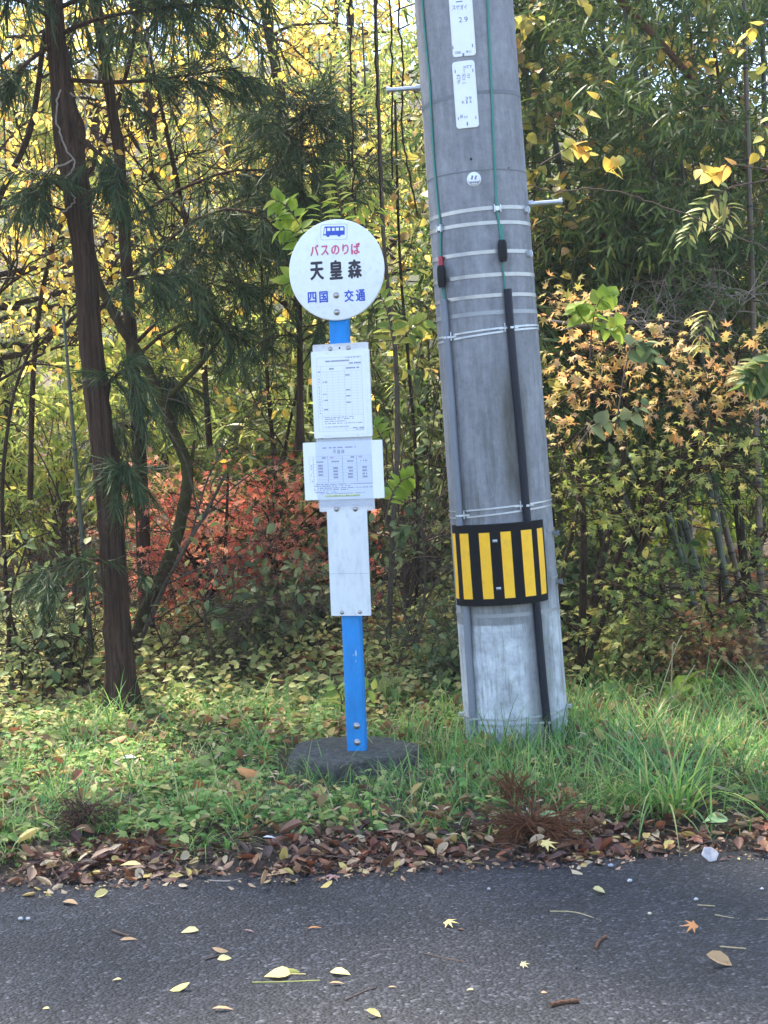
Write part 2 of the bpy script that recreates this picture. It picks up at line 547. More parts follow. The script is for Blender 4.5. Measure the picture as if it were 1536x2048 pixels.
# ------------------------------------------------------------------ haze
m = bpy.data.materials.new('haze'); m.use_nodes = True
nt = m.node_tree
nt.nodes.remove(nt.nodes['Principled BSDF'])
pv = nt.nodes.new('ShaderNodeVolumePrincipled')
pv.inputs['Color'].default_value = (.86, .92, 1, 1); pv.inputs['Density'].default_value = HAZE; pv.inputs['Anisotropy'].default_value = .3
nt.links.new(pv.outputs[0], nt.nodes['Material Output'].inputs['Volume'])
kind(MB().box(-140, 140, -70, 140, -3, 52).build('haze', m, None, False), 'stuff')

# ------------------------------------------------------------------ writing
_tc = bpy.data.curves.new('writing_source', 'FONT')
_to = bpy.data.objects.new('writing_source', _tc)
COL.objects.link(_to)
_gc = {}


def glyph(ch, bold=0.0):
    """Outline of one character as verts in a unit bounding box, with tris."""
    if (ch, bold) in _gc:
        return _gc[(ch, bold)]
    _tc.body = ch; _tc.offset = bold; _tc.size = 1; _tc.resolution_u = 4
    bpy.context.view_layer.update()
    ev = _to.evaluated_get(bpy.context.evaluated_depsgraph_get())
    me = ev.to_mesh()
    V = np.array([v.co[:] for v in me.vertices])
    me.calc_loop_triangles()
    T = np.array([t.vertices[:] for t in me.loop_triangles])
    ev.to_mesh_clear()
    lo, hi = V.min(0), V.max(0)
    asp = (hi[0] - lo[0]) / max(hi[1] - lo[1], 1e-6)
    U = np.stack([(V[:, 0] - lo[0]) / max(hi[0] - lo[0], 1e-6) - .5, (V[:, 1] - lo[1]) / max(hi[1] - lo[1], 1e-6) - .5], -1)
    _gc[(ch, bold)] = (U, T, asp)
    return _gc[(ch, bold)]


def put_glyph(mb, ch, cx, cz, w, h, bold=0.0, m=0, y=0.0, fn=None):
    U, T, asp = glyph(ch)
    offs = [(0, 0)] if bold <= 0 else [(0, 0), (bold, 0), (-bold, 0), (0, bold * .7), (0, -bold * .7)]
    for i, (ox, oz) in enumerate(offs):
        x, z = cx + (U[:, 0] * (1 - 2 * bold) + ox) * w, cz + (U[:, 1] * (1 - 1.4 * bold) + oz) * h
        V = np.stack([x, np.full(len(x), y - .00005 * i), z], -1) if fn is None else fn(x, z)
        if fn is not None:
            V[:, :2] *= 1 + .0002 * i
        mb.add(V, T, None, m)


# ------------------------------------------------------------------ bus stop sign
DS = 6.47
M['white_board'] = plain('white_board', (.78, .79, .80), .45, var=.04, vscale=16, dirt=(.60, .62, .66))
M['white_dirty'] = plain('weathered_white_board', (.66, .67, .69), .5, var=.10, vscale=9, stretch=(1.6, 1.6, .6), dirt=(.45, .46, .49))
M['white_plate'] = plain('white_enamel', (.80, .80, .80), .35, var=.03, vscale=20)
M['paper'] = plain('paper', (.80, .80, .80), .6)
M['rusty'] = plain('rusty_plate', (.62, .60, .59), .6, var=.12, vscale=22, stretch=(1, 1, 4), dirt=(.42, .33, .30))
M['blue_post'] = plain('blue_paint', (.003, .19, .50), .55, var=.2, vscale=7, stretch=(3, 3, 1), spec=.4, dirt=(.03, .20, .50))
M['ink_red'] = plain('red_lettering', (.62, .10, .20), .6, var=.25, vscale=60)
M['ink_black'] = plain('black_lettering', (.022, .018, .03), .6)
M['ink_blue'] = plain('blue_lettering', (.03, .08, .48), .6, var=.15, vscale=60)
M['ink_thin'] = plain('printed_ink', (.24, .24, .36), .8)
M['ink_faint'] = plain('faint_printed_line', (.45, .46, .55), .8)
M['ink_pink'] = plain('pink_print', (.62, .35, .48), .8)
M['hilite'] = plain('highlighter_yellow', (.72, .74, .20), .7)
M['bolt'] = plain('bolt_metal', (.42, .38, .36), .4, .8, var=.3, vscale=60)
M['slab'] = plain('mossy_concrete', (.06, .056, .052), .95, var=.5, vscale=22, dirt=(.13, .12, .105))

sign = thing('bus_stop_sign', 'bus stop sign with a white round disc and timetable boards on a blue post', 'bus stop sign',
             P(715, 1500, DS), (0, 0, math.radians(-17)))
bpy.context.view_layer.update()
SI = sign.matrix_world.inverted()


def SL(px, py, yo=0.0):
    """Photo pixel -> (x, z) on the sign's local plane y = yo."""
    o = SI @ Vector((0, 0, CAMH)); d = SI.to_3x3() @ ray(px, py)
    q = o + d * ((yo - o.y) / d.y)
    return q.x, q.z


def SR(x0, y0, x1, y1, yo):
    """Rectangle from photo corners top-left / bottom-right."""
    a, b = SL(x0, y0, yo), SL(x1, y1, yo)
    return a[0], b[0], b[1], a[1]


def bolt(parent, x, y, z, r=.008, mat=None, name='bolt'):
    o = MB().lathe([(0, r * .7), (r * .6, r * .62), (r, r * .25), (r, 0), (r * 1.5, 0), (r * 1.5, -.002), (0, -.002)], 'y', 12).build(name, mat or M['bolt'], parent)
    o.location = (x, y, z)
    return o


# post: a square tube with rounded edges
pb = MB()
hw_, hd, bv = .040, .024, .007
ring = []
for cx, cy, a0 in ((hw_ - bv, hd - bv, 0), (-hw_ + bv, hd - bv, 90), (-hw_ + bv, -hd + bv, 180), (hw_ - bv, -hd + bv, 270)):
    for a in (0, 30, 60, 90):
        ring.append((cx + bv * math.cos(math.radians(a0 + a)), cy + bv * math.sin(math.radians(a0 + a))))
zt = 2.17
kr = len(ring)
V = [(x, y, z) for z in (-.02, zt) for x, y in ring] + [(0, 0, zt)]
pb.add(V, [(2 * kr, kr + i, kr + (i + 1) % kr) for i in range(kr)], [(i, (i + 1) % kr, kr + (i + 1) % kr, kr + i) for i in range(kr)])
post = pb.build('post', M['blue_post'], sign)
for px, py in ((713, 1452), (714, 1485)):
    x, z = SL(px, py, -.026); bolt(post, x, -.0245, z, .010)
M['bare'] = plain('bare_metal', (.25, .36, .52), .6, var=.3, vscale=80)
# scratches where the paint is gone
for px, py, w, h in ((712, 1306, .012, .030), (707, 1310, .006, .012), (715, 1344, .004, .005), (712, 1322, .006, .014)):
    x, z = SL(px, py, -.024)
    a = np.arange(9) * 2 * PI / 9
    r_ = rng.uniform(.6, 1.1, 9)
    MB().add(np.vstack([np.stack([x + w * .5 * r_ * np.cos(a), np.full(9, -.0246), z + h * .5 * r_ * np.sin(a)], -1), [(x, -.0246, z)]]), [(9, i, (i + 1) % 9) for i in range(9)]).build('paint_chip', M['bare'], post)

# disc
dx, dz = SL(672.5, 540, -.03)
DR = .2095
disc = MB().lathe([(0, .0325), (DR - .006, .0325), (DR - .002, .0315), (DR, .029), (DR, .0275), (DR - .002, .0255), (0, .0255)], 'y', 96).build('sign_disc', M['white_board'], sign)
disc.location = (dx, 0, dz)
ZS, ZX, ZY = 6.4, 560, 420


def D2(zx, zy):
    x, z = SL(ZX + zx / ZS, ZY + zy / ZS, -.0325)
    return x - dx, z - dz


YF = -.0331
for nm, mat, chars, bold in (
        ('red_lettering', 'ink_red', [('バ', 385, 445, 497, 588), ('ス', 522, 455, 624, 580), ('の', 655, 450, 762, 572), ('り', 797, 435, 880, 568), ('ば', 908, 420, 1027, 567)], .045),
        ('black_lettering', 'ink_black', [('天', 383, 662, 562, 896), ('皇', 630, 642, 803, 888), ('森', 866, 633, 1047, 874)], .05),
        ('blue_lettering', 'ink_blue', [('四', 355, 1050, 468, 1190), ('国', 503, 1040, 614, 1186), ('交', 823, 1022, 944, 1174), ('通', 971, 1016, 1092, 1167)], .04)):
    q = MB()
    for ch, x0, y0, x1, y1 in chars:
        c = D2((x0 + x1) / 2, (y0 + y1) / 2)
        put_glyph(q, ch, c[0], c[1], (x1 - x0) / ZS / 475 / .956, (y1 - y0) / ZS / 475, bold, 0, YF)
    q.build(nm, M[mat], disc)


def poly(mb, pts, y, m=0):
    pts = [D2(*p) for p in pts]
    n = len(pts)
    c = np.mean(pts, 0)
    mb.add([(p[0], y, p[1]) for p in pts] + [(c[0], y, c[1])], [(n, i, (i + 1) % n) for i in range(n)], None, m)


q = MB()
sl = lambda x, y: (x, y - .035 * (x - 690))
# rounded frame line
def rrect(x0, y0, x1, y1, r):
    o = []
    for cx, cy, a0 in ((x1 - r, y1 - r, 0), (x0 + r, y1 - r, 90), (x0 + r, y0 + r, 180), (x1 - r, y0 + r, 270)):
        for a in (0, 30, 60, 90):
            o.append(sl(cx + r * math.cos(math.radians(a0 + a)), cy + r * math.sin(math.radians(a0 + a))))
    return o
o1, o2 = [D2(*p) for p in rrect(520, 180, 862, 382, 28)], [D2(*p) for p in rrect(526, 186, 856, 376, 24)]
n = len(o1)
q.add([(p[0], YF, p[1]) for p in o1 + o2], None, [(i, (i + 1) % n, n + (i + 1) % n, n + i) for i in range(n)], 1)
poly(q, [sl(*p) for p in ((580, 207), (815, 211), (828, 222), (829, 320), (770, 323), (552, 322), (556, 300), (566, 222))], YF, 0)
for wx in (615, 757):
    poly(q, [sl(wx + 22 * math.cos(a), 324 + 20 * math.sin(a)) for a in np.arange(16) * PI / 8], YF - .0002, 0)
for x0, x1 in ((605, 645), (665, 700), (715, 755), (772, 812)):
    poly(q, [sl(x0, 228), sl(x1, 228), sl(x1, 266), sl(x0, 266)], YF - .0004, 2)
poly(q, [sl(573, 230), sl(590, 230), sl(586, 305), sl(563, 305)], YF - .0004, 2)
q.build('bus_pictogram', [M['ink_blue'], M['ink_faint'], M['white_plate']], disc)
for zx, zy in ((720, 1092), (728, 1308)):
    x, z = D2(zx, zy); bolt(disc, x, -.0335, z, .009)

# backing plate behind both timetables
x0, x1, z0, z1 = SR(628, 690, 744, 1021, -.028)
ax = (SL(681, 697, -.028)[0] + SL(694, 1020, -.028)[0]) / 2
back = MB().box(ax - .122, ax + .122, -.0295, -.0255, z0, z1, 0, .004).build('backing_plate', M['rusty'], sign, False)
for px, py in ((660.5, 698), (697, 696)):
    x, z = SL(px, py, -.03); bolt(back, x, -.0302, z, .007)
x, z = SL(679, 696, -.03)
MB().lathe([(.0045, 0), (0, .0006)], 'y', 10).build('bolt_hole', M['ink_black'], back).location = (x, -.0298, z)
q = MB(); x, z = SL(641, 876, -.03)
q.box(x - .012, x + .012, -.0303, -.0297, z - .004, z + .004); q.build('rust_stain', M['ink_black'], back)

# upper timetable: plastic holder with a printed sheet
ca = SL(682.5, 788, -.042)
WA, HA = .254, .362
hold = MB().box(ca[0] - WA / 2, ca[0] + WA / 2, -.042, -.0300, ca[1] - HA / 2, ca[1] + HA / 2, 0, .004).build('upper_timetable', M['white_board'], sign, False)


def marks(mb, u0, u1, v, h, W, H, c, y, m=0, fill=.75, slant=0.0):
    """A row of tiny print too small to read."""
    u = u0
    while u < u1:
        wd = rng.uniform(.006, .014)
        if rng.random() < fill:
            mb.add([(c[0] + (a - .5) * W, y, c[1] + (.5 - b) * H) for a, b in ((u, v + h / 2), (min(u + wd, u1), v + h / 2), (min(u + wd, u1), v - h / 2), (u, v - h / 2))], None, [(0, 1, 2, 3)], m)
        u += wd + .003


def hline(mb, u0, u1, v, W, H, c, y, t=.0009, m=0):
    mb.box(c[0] + (u0 - .5) * W, c[0] + (u1 - .5) * W, y, y + .0002, c[1] + (.5 - v) * H - t / 2, c[1] + (.5 - v) * H + t / 2, m)


def vline(mb, u, v0, v1, W, H, c, y, t=.0009, m=0):
    mb.box(c[0] + (u - .5) * W - t / 2, c[0] + (u - .5) * W + t / 2, y, y + .0002, c[1] + (.5 - v1) * H, c[1] + (.5 - v0) * H, m)


sh = MB().box(ca[0] - WA * .44, ca[0] + WA * .42, -.0428, -.0421, ca[1] - HA * .465, ca[1] + HA * .455, 0, .002).build('printed_sheet', M['paper'], hold, False)
q = MB(); y = -.0431
for v, a, b in ((.075, .09, .87), (.172, .09, .87), (.238, .09, .87), (.745, .09, .87), (.90, .2, .87), (.925, .09, .87)):
    hline(q, a, b, v, WA, HA, ca, y, .0009, 1)
for v in np.linspace(.27, .72, 15):
    hline(q, .09, .87, v, WA, HA, ca, y, .0005, 1)
for u in (.09, .16, .57, .87):
    vline(q, u, .075 if u in (.09, .87) else .172, .925, WA, HA, ca, y, .0009, 1)
for u in (.26, .36, .46, .68, .78):
    vline(q, u, .238, .745, WA, HA, ca, y, .0005, 1)
marks(q, .60, .86, .085, .010, WA, HA, ca, y); marks(q, .25, .66, .118, .018, WA, HA, ca, y, 0, .95); marks(q, .64, .86, .150, .018, WA, HA, ca, y, 0, .95)
marks(q, .31, .39, .205, .020, WA, HA, ca, y, 0, .95); marks(q, .60, .83, .205, .018, WA, HA, ca, y, 0, .95); marks(q, .10, .15, .235, .014, WA, HA, ca, y)
for u, v in ((.585, .285), (.585, .455), (.585, .525), (.585, .598), (.19, .355), (.19, .495), (.19, .565), (.19, .672)):
    marks(q, u, u + .075, v, .016, WA, HA, ca, y, 0, .95)
for v in np.linspace(.285, .71, 14):
    marks(q, .115, .135, v, .012, WA, HA, ca, y)
for v, b in ((.765, .70), (.785, .70), (.81, .55), (.835, .85), (.875, .62)):
    marks(q, .19, b, v, .009, WA, HA, ca, y, 0, .8)
marks(q, .68, .87, .892, .012, WA, HA, ca, y); marks(q, .72, .87, .912, .008, WA, HA, ca, y)
q.build('printed_table', [M['ink_thin'], M['ink_faint']], hold)

# lower timetable: wide sheet
cb = SL(686.5, 940.5, -.035)
WB, HB = .350, .243
hold = MB().box(cb[0] - WB / 2, cb[0] + WB / 2, -.0350, -.0300, cb[1] - HB / 2, cb[1] + HB / 2, 0, .003).build('lower_timetable', M['white_plate'], sign, False)
q = MB(); y = -.0354
S = lambda zx, zy: (((zx - 20) / 1410 - .035 * (zy - 130) / 950), ((zy - 130) / 960 + .055 * (zx - 20) / 1410 * 1.0))
ut = np.array([.075, .125, .31, .495, .675, .86])
hline(q, .075, .86, .25, WB, HB, cb, y, .0010, 1)
for v in (.30, .385, .43, .485, .54, .595, .65, .70):
    hline(q, .075, .86, v, WB, HB, cb, y, .0007, 1)
for u in ut:
    vline(q, u, .25, .70, WB, HB, cb, y, .0014 if u not in (.075, .86) else .0008, 0 if u not in (.075, .86) else 1)
marks(q, .25, .67, .105, .022, WB, HB, cb, y, 0, .8)
for i, ch in enumerate('天皇森'):
    put_glyph(q, ch, cb[0] + (.40 + .052 * i - .5) * WB, cb[1] + (.5 - .175) * HB, .0150, .0165, .012, 0, y)
for a, m_ in ((.24, 0), (.34, 2), (.60, 0), (.70, 2)):
    marks(q, a, a + .045, .275, .028, WB, HB, cb, y, m_, .95)
for a in (.165, .355, .54, .72):
    marks(q, a, a + .10, .345, .024, WB, HB, cb, y, 0, .9)
    for v in ((.458, .513, .568, .62) if a != .165 else (.41, .458, .513, .568)):
        marks(q, a + .02, a + .08, v, .032, WB, HB, cb, y, 0, .95)
for v in (.41, .458, .513, .568, .62, .675):
    marks(q, .09, .11, v, .02, WB, HB, cb, y)
for v, b in ((.735, .86), (.765, .6), (.80, .86), (.83, .55), (.87, .4)):
    marks(q, .12, b, v, .014, WB, HB, cb, y, 0, .75)
marks(q, .2, .76, .895, .010, WB, HB, cb, y, 0, .8)
q.box(cb[0] - .24 * WB, cb[0] + .20 * WB, y + .0001, y + .0003, cb[1] - .455 * HB, cb[1] - .415 * HB, 3)
marks(q, .30, .68, .935, .014, WB, HB, cb, y - .0002, 0, .6)
q.build('printed_table', [M['ink_thin'], M['ink_faint'], M['ink_pink'], M['hilite']], hold)
# clear cover tied over the lower timetable
m, nt, b = new_mat('clear_plastic')
tr = nt.nodes.new('ShaderNodeBsdfTransparent'); tr.inputs[0].default_value = (.93, .95, 1, 1)
b.inputs['Base Color'].default_value = (.6, .66, .8, 1); b.inputs['Roughness'].default_value = .2
mx = nt.nodes.new('ShaderNodeMixShader'); mx.inputs[0].default_value = .22
nt.links.new(tr.outputs[0], mx.inputs[1]); nt.links.new(b.outputs[0], mx.inputs[2]); nt.links.new(mx.outputs[0], nt.nodes['Material Output'].inputs[0])
x0, x1, z0, z1 = SR(630, 874, 746, 1012, -.037)
us = np.linspace(0, 1, 9); vs = np.linspace(0, 1, 9)
V = [(cb[0] + .004 + (u - .5) * .247, -.0368 - .0012 * math.sin(u * 9 + v * 4) * (1 - abs(2 * v - 1)), z0 + (z1 - z0) * v) for u in us for v in vs]
MB().add(V, None, [(i * 9 + j, (i + 1) * 9 + j, (i + 1) * 9 + j + 1, i * 9 + j + 1) for i in range(8) for j in range(8)]).build('plastic_cover', m, sign)
# lower blank board
cc = SL(698, 1125.5, -.034)
WC, HC = .176, .447
bl = MB().box(cc[0] - WC / 2, cc[0] + WC / 2, -.0375, -.0300, cc[1] - HC / 2, cc[1] + HC / 2, 0, .003).build('blank_board', M['white_dirty'], sign, False)
q = MB(); x, z = SL(699, 1147, -.0376)
q.box(cc[0] - WC / 2 + .001, cc[0] + WC / 2 - .001, -.0379, -.0376, z - .0009, z + .0009).build('seam', M['ink_faint'], bl)
for px, py in ((673, 1018.5), (710.5, 1018), (684, 1225), (720, 1224)):
    x, z = SL(px, py, -.0376); bolt(bl, x, -.0378, z, .0075 if py < 1100 else .006)
# footing slab: a worn round of concrete
sb = MB()
na = 40
prof = [(1.02, -.16), (1.01, -.05), (1.0, -.012), (.985, -.003), (.94, .001), (.6, .002), (.25, .001), (0, 0)]
V = []
for r, h in prof:
    for a in range(na):
        t = 2 * PI * a / na
        rr = .28 * r * (1 + .05 * math.sin(3 * t + 1) + .03 * math.sin(7 * t) + .02 * math.sin(11 * t + 2))
        V.append((-.035 + rr * math.cos(t), .03 + rr * math.sin(t), h + .003 * math.sin(5 * t) * r + .003 * rng.normal() * r))
Q = [(i * na + j, i * na + (j + 1) % na, (i + 1) * na + (j + 1) % na, (i + 1) * na + j) for i in range(len(prof) - 1) for j in range(na)]
m, nt, b = new_mat('mossy_concrete_slab')
n1 = noise(nt, 26, 8, .8, objvec(nt)); n2 = noise(nt, 7, 4, .6, objvec(nt))
c = ramp(nt, n1.outputs[0], [(.35, (.04, .036, .032)), (.55, (.13, .118, .10)), (.75, (.30, .27, .23))]).outputs[0]
c = mixc(nt, ramp(nt, n2.outputs[0], [(.5, 0), (.65, .5)]).outputs[0], c, (.07, .075, .03))
nt.links.new(c, b.inputs['Base Color']); b.inputs['Roughness'].default_value = .95; bump(nt, b, n1.outputs[0], 1, .03)
sb.add(V, None, Q).build('footing', m, sign)

# ------------------------------------------------------------------ utility pole
DP = 6.95
PB = P(1035.5, 1490, DP)
pole = thing('utility_pole', 'leaning grey concrete utility pole with a yellow and black striped guard', 'utility pole', PB, (0, math.radians(-2.02), 0))
bpy.context.view_layer.update()
PIV = pole.matrix_world.inverted()
RZ = lambda z: .2365 - .0052 * np.asarray(z)


def PL(px, py, off=0.0):
    """Photo pixel -> (angle from front, height) on the pole's surface."""
    o = PIV @ Vector((0, 0, CAMH)); d = PIV.to_3x3() @ ray(px, py)
    z = (1490 - py) / 442
    for _ in range(4):
        r = float(RZ(z)) + off
        a = d.x ** 2 + d.y ** 2; b_ = 2 * (o.x * d.x + o.y * d.y); c_ = o.x ** 2 + o.y ** 2 - r * r
        t = (-b_ - math.sqrt(max(b_ * b_ - 4 * a * c_, 0))) / (2 * a)
        q = o + d * t
        z = q.z
    return math.atan2(q.x, -q.y), q.z


def CY(a, z, off):
    r = RZ(z) + off
    return np.stack(np.broadcast_arrays(r * np.sin(a), -r * np.cos(a), z), -1)


def slabc(mb, angs, zs, off0, off1, mf=None, wob=None):
    """Curved slab on the pole: rows of angles x heights, outer face with per-cell material."""
    A, Z = np.meshgrid(np.asarray(angs, float), np.asarray(zs, float), indexing='ij')
    o = off1 + (wob(A, Z) if wob else 0)
    Vo, Vi = CY(A, Z, o).reshape(-1, 3), CY(A, Z, off0).reshape(-1, 3)
    na, nz = A.shape
    f = lambda i, j: i * nz + j
    for i in range(na - 1):
        pass
    groups = {}
    for i in range(na - 1):
        for j in range(nz - 1):
            groups.setdefault(0 if mf is None else mf((angs[i] + angs[i + 1]) / 2, (zs[j] + zs[j + 1]) / 2), []).append((f(i, j), f(i + 1, j), f(i + 1, j + 1), f(i, j + 1)))
    base = mb.n
    N = na * nz
    rim = []
    for i in range(na - 1):
        rim += [(f(i, 0), f(i, 0) + N, f(i + 1, 0) + N, f(i + 1, 0)), (f(i, nz - 1), f(i + 1, nz - 1), f(i + 1, nz - 1) + N, f(i, nz - 1) + N)]
    for j in range(nz - 1):
        rim += [(f(0, j), f(0, j + 1), f(0, j + 1) + N, f(0, j) + N), (f(na - 1, j), f(na - 1, j) + N, f(na - 1, j + 1) + N, f(na - 1, j + 1))]
    mb.add(np.vstack([Vo, Vi]), None, rim, 0)
    for mi, qs in groups.items():
        mb.Q.append(np.array(qs) + base); mb.mq.append(np.full(len(qs), mi))
    return mb


def concrete():
    m, nt, b = new_mat('pole_concrete')
    v = objvec(nt)
    fine = noise(nt, 30, 8, .75, v); mid = noise(nt, 5, 5, .65, v); st = noise(nt, 6, 5, .7, objvec(nt, (2.2, 2.2, .35)))
    c = ramp(nt, mid.outputs[0], [(.3, (.215, .21, .22)), (.7, (.325, .32, .33))]).outputs[0]
    c = mixc(nt, .5, c, ramp(nt, fine.outputs[0], [(.3, (.16, .16, .18)), (.7, (.35, .35, .375))]).outputs[0])
    c = mixc(nt, 1.0, c, ramp(nt, st.outputs[0], [(.38, .78), (.6, 1.1)]).outputs[0], 'MULTIPLY')
    sx = nt.nodes.new('ShaderNodeSeparateXYZ'); nt.links.new(v, sx.inputs[0])

    def band(sock, a, b_, c_, d_):
        r = nt.nodes.new('ShaderNodeMapRange'); r.interpolation_type = 'SMOOTHSTEP'
        r.inputs[1].default_value, r.inputs[2].default_value = a, b_
        nt.links.new(sock, r.inputs[0])
        r2 = nt.nodes.new('ShaderNodeMapRange'); r2.interpolation_type = 'SMOOTHSTEP'
        r2.inputs[1].default_value, r2.inputs[2].default_value, r2.inputs[3].default_value, r2.inputs[4].default_value = c_, d_, 1, 0
        nt.links.new(sock, r2.inputs[0])
        return mul(r.outputs[0], r2.outputs[0])

    def mul(a, b_):
        x = nt.nodes.new('ShaderNodeMath'); x.operation = 'MULTIPLY'
        for s, q_ in ((0, a), (1, b_)):
            if isinstance(q_, float):
                x.inputs[s].default_value = q_
            else:
                nt.links.new(q_, x.inputs[s])
        return x.outputs[0]
    nzv = noise(nt, 9, 6, .7, v)
    blot = ramp(nt, nzv.outputs[0], [(.35, .25), (.6, 1)]).outputs[0]
    wpatch = mul(mul(band(sx.outputs[2], -.1, 0., .575, .585), band(sx.outputs[0], -.30, -.16, .02, .075)), blot)
    c = mixc(nt, mul(wpatch, .95), c, (.64, .65, .68))
    wr = mul(mul(band(sx.outputs[2], .0, .1, .55, .75), band(sx.outputs[0], .13, .18, .3, .4)), blot)
    c = mixc(nt, mul(wr, .85), c, (.60, .61, .64))
    drip = noise(nt, 3, 6, .75, objvec(nt, (9, 9, .8)))
    c = mixc(nt, mul(band(sx.outputs[2], -.4, -.3, 1.2, 2.6), ramp(nt, drip.outputs[0], [(.5, 0), (.68, .8)]).outputs[0]), c, (.135, .13, .12))
    stain = mul(mul(band(sx.outputs[2], .98, 1.25, 1.5, 1.85), band(sx.outputs[0], -.03, .05, .10, .15)), ramp(nt, st.outputs[0], [(.35, .2), (.6, 1)]).outputs[0])
    c = mixc(nt, mul(stain, .95), c, (.10, .09, .075))
    # greenish lichen near the foot
    gm = mul(band(sx.outputs[2], -.3, -.2, .25, .9), ramp(nt, noise(nt, 14, 5, .7, v).outputs[0], [(.5, 0), (.7, .5)]).outputs[0])
    c = mixc(nt, gm, c, (.24, .26, .19))
    nt.links.new(c, b.inputs['Base Color'])
    b.inputs['Roughness'].default_value = .9
    b.inputs['Specular IOR Level'].default_value = .2
    bump(nt, b, fine.outputs[0], .35, .004)
    return m


zs = np.concatenate([[-.5], np.linspace(0, 3.6, 40), [5, 7.5]])
sh_ = MB()
sh_.lathe([(float(RZ(z)), float(z)) for z in zs] + [(0, 7.5)], 'z', 72)
shaft = sh_.build('shaft', concrete(), pole)
M['steel_bright'] = plain('stainless_band', (.40, .385, .375), .45, .85, var=.1, vscale=30)
M['steel_dull'] = plain('dull_band', (.30, .31, .33), .5, .6)
M['band_dark'] = plain('dark_band', (.16, .165, .18), .7, .0)
M['galv'] = plain('galvanised_steel', (.46, .48, .52), .42, .75, var=.15, vscale=50)
M['wire_green'] = plain('green_wire', (.03, .20, .16), .5)
M['conduit_grey'] = plain('grey_conduit', (.19, .20, .235), .5, var=.08, vscale=6)
M['conduit_black'] = plain('black_conduit', (.006, .008, .018), .5, spec=.3)
M['rubber'] = plain('black_rubber', (.006, .006, .009), .6, spec=.25)
M['red_cap'] = plain('red_sleeve', (.42, .03, .05), .5)
ALL = np.linspace(-PI, PI, 73)


def bandp(py, h, off, mat, name='band', px=None, tilt=0.0, a0=-PI, a1=PI):
    xc = 1035.5 - 113.5 * (1490 - py) / 1490 if px is None else px
    _, z = PL(xc, py)
    angs = ALL[(ALL >= a0) & (ALL <= a1)]
    q = MB()
    A, Z = np.meshgrid(angs, np.array([z - h / 2, z + h / 2]), indexing='ij')
    Z = Z + tilt * np.sin(A)
    Vo = CY(A, Z, off).reshape(-1, 3); Vi = CY(A, Z, .0004).reshape(-1, 3)
    N = len(Vo)
    qs = []
    for i in range(len(angs) - 1):
        a, b_, c_, d_ = i * 2, i * 2 + 2, i * 2 + 3, i * 2 + 1
        qs += [(a, b_, c_, d_), (a, a + N, b_ + N, b_), (d_, c_, c_ + N, d_ + N)]
    q.add(np.vstack([Vo, Vi]), None, qs)
    o = q.build(name, mat, pole, False)
    return o, z


BZ = {}
for py, h, off, mt, tl in ((187, .016, .0015, 'band_dark', .01), (341, .005, .002, 'band_dark', .0), (418, .0165, .0026, 'steel_bright', .006), (447, .016, .0026, 'steel_bright', .0), (505, .0165, .0026, 'steel_bright', 0),
                           (551, .0165, .0026, 'steel_bright', 0), (592, .016, .0026, 'steel_bright', 0), (626, .018, .002, 'steel_dull', 0), (659, .008, .032, 'galv', .012), (667, .008, .018, 'galv', .016),
                           (1015, .007, .034, 'galv', .010), (1027, .007, .020, 'galv', .014), (1231, .016, .002, 'steel_dull', .0), (1438, .007, .036, 'galv', 0.004), (1450, .007, .020, 'galv', .0)):
    o, z = bandp(py, h, off if off < .01 else .004, M[mt], 'steel_band', tilt=tl)
    BZ[py] = z
# buckles on the bright bands
bk = MB()
for px, py in ((1046, 419), (1051, 507)):
    a, z = PL(px, py); a += .1
    c0 = CY(np.array([a]), np.array([z]), .004)[0]
    q = MB().box(-.014, .014, -.012, .004, -.014, .014, 0, .004).box(-.004, .004, -.018, -.012, -.010, .010)
    o = q.build('buckle', M['galv'], pole, False); o.location = c0; o.rotation_euler = (0, 0, a)
for px, py in ((1103, 1068), (1112, 1165)):
    a, z = PL(px - 4, py); a = max(a, 1.15) + .12
    c0 = CY(np.array([a]), np.array([z]), .004)[0]
    q = MB().box(-.016, .016, -.014, .004, -.008, .008, 0, .003).box(-.006, .006, -.024, -.014, -.012, .012)
    o = q.build('buckle', M['band_dark'], pole, False); o.location = c0; o.rotation_euler = (0, 0, a)
    bandp(py + 2, .012, .003, M['steel_dull'], 'steel_band', px=1018, a0=.95, a1=1.9)
# white clips where the green wires pass the bands, hooks where the strapping ties hold the conduits
for px, py, s in ((993, 417, 1), (882, 457, 1)):
    a, z = PL(px, py)
    q = MB().box(-.010, .010, -.010, 0, -.010, .010, 0, .002).box(-.016, -.011, -.012, 0, -.016, .016, 1).box(.011, .016, -.012, 0, -.016, .016, 1)
    o = q.build('wire_clip', [M['white_plate'], M['galv']], pole, False); o.location = CY(np.array([a]), np.array([z]), .003)[0]; o.rotation_euler = (0, 0, a)
# wires and conduits
def run(pts, off, n=40):
    az = np.array([PL(px, py, off) for px, py in pts])
    t = np.linspace(0, 1, len(az)); u = np.linspace(0, 1, n)
    return CY(np.interp(u, t, az[:, 0]), np.interp(u, t, az[:, 1]), off)


def run_s(pts, off):
    az = np.array([(*PL(px, py, off), 0) for px, py in pts])
    s = smooth_path(az, 8)
    return CY(s[:, 0], s[:, 1], off)


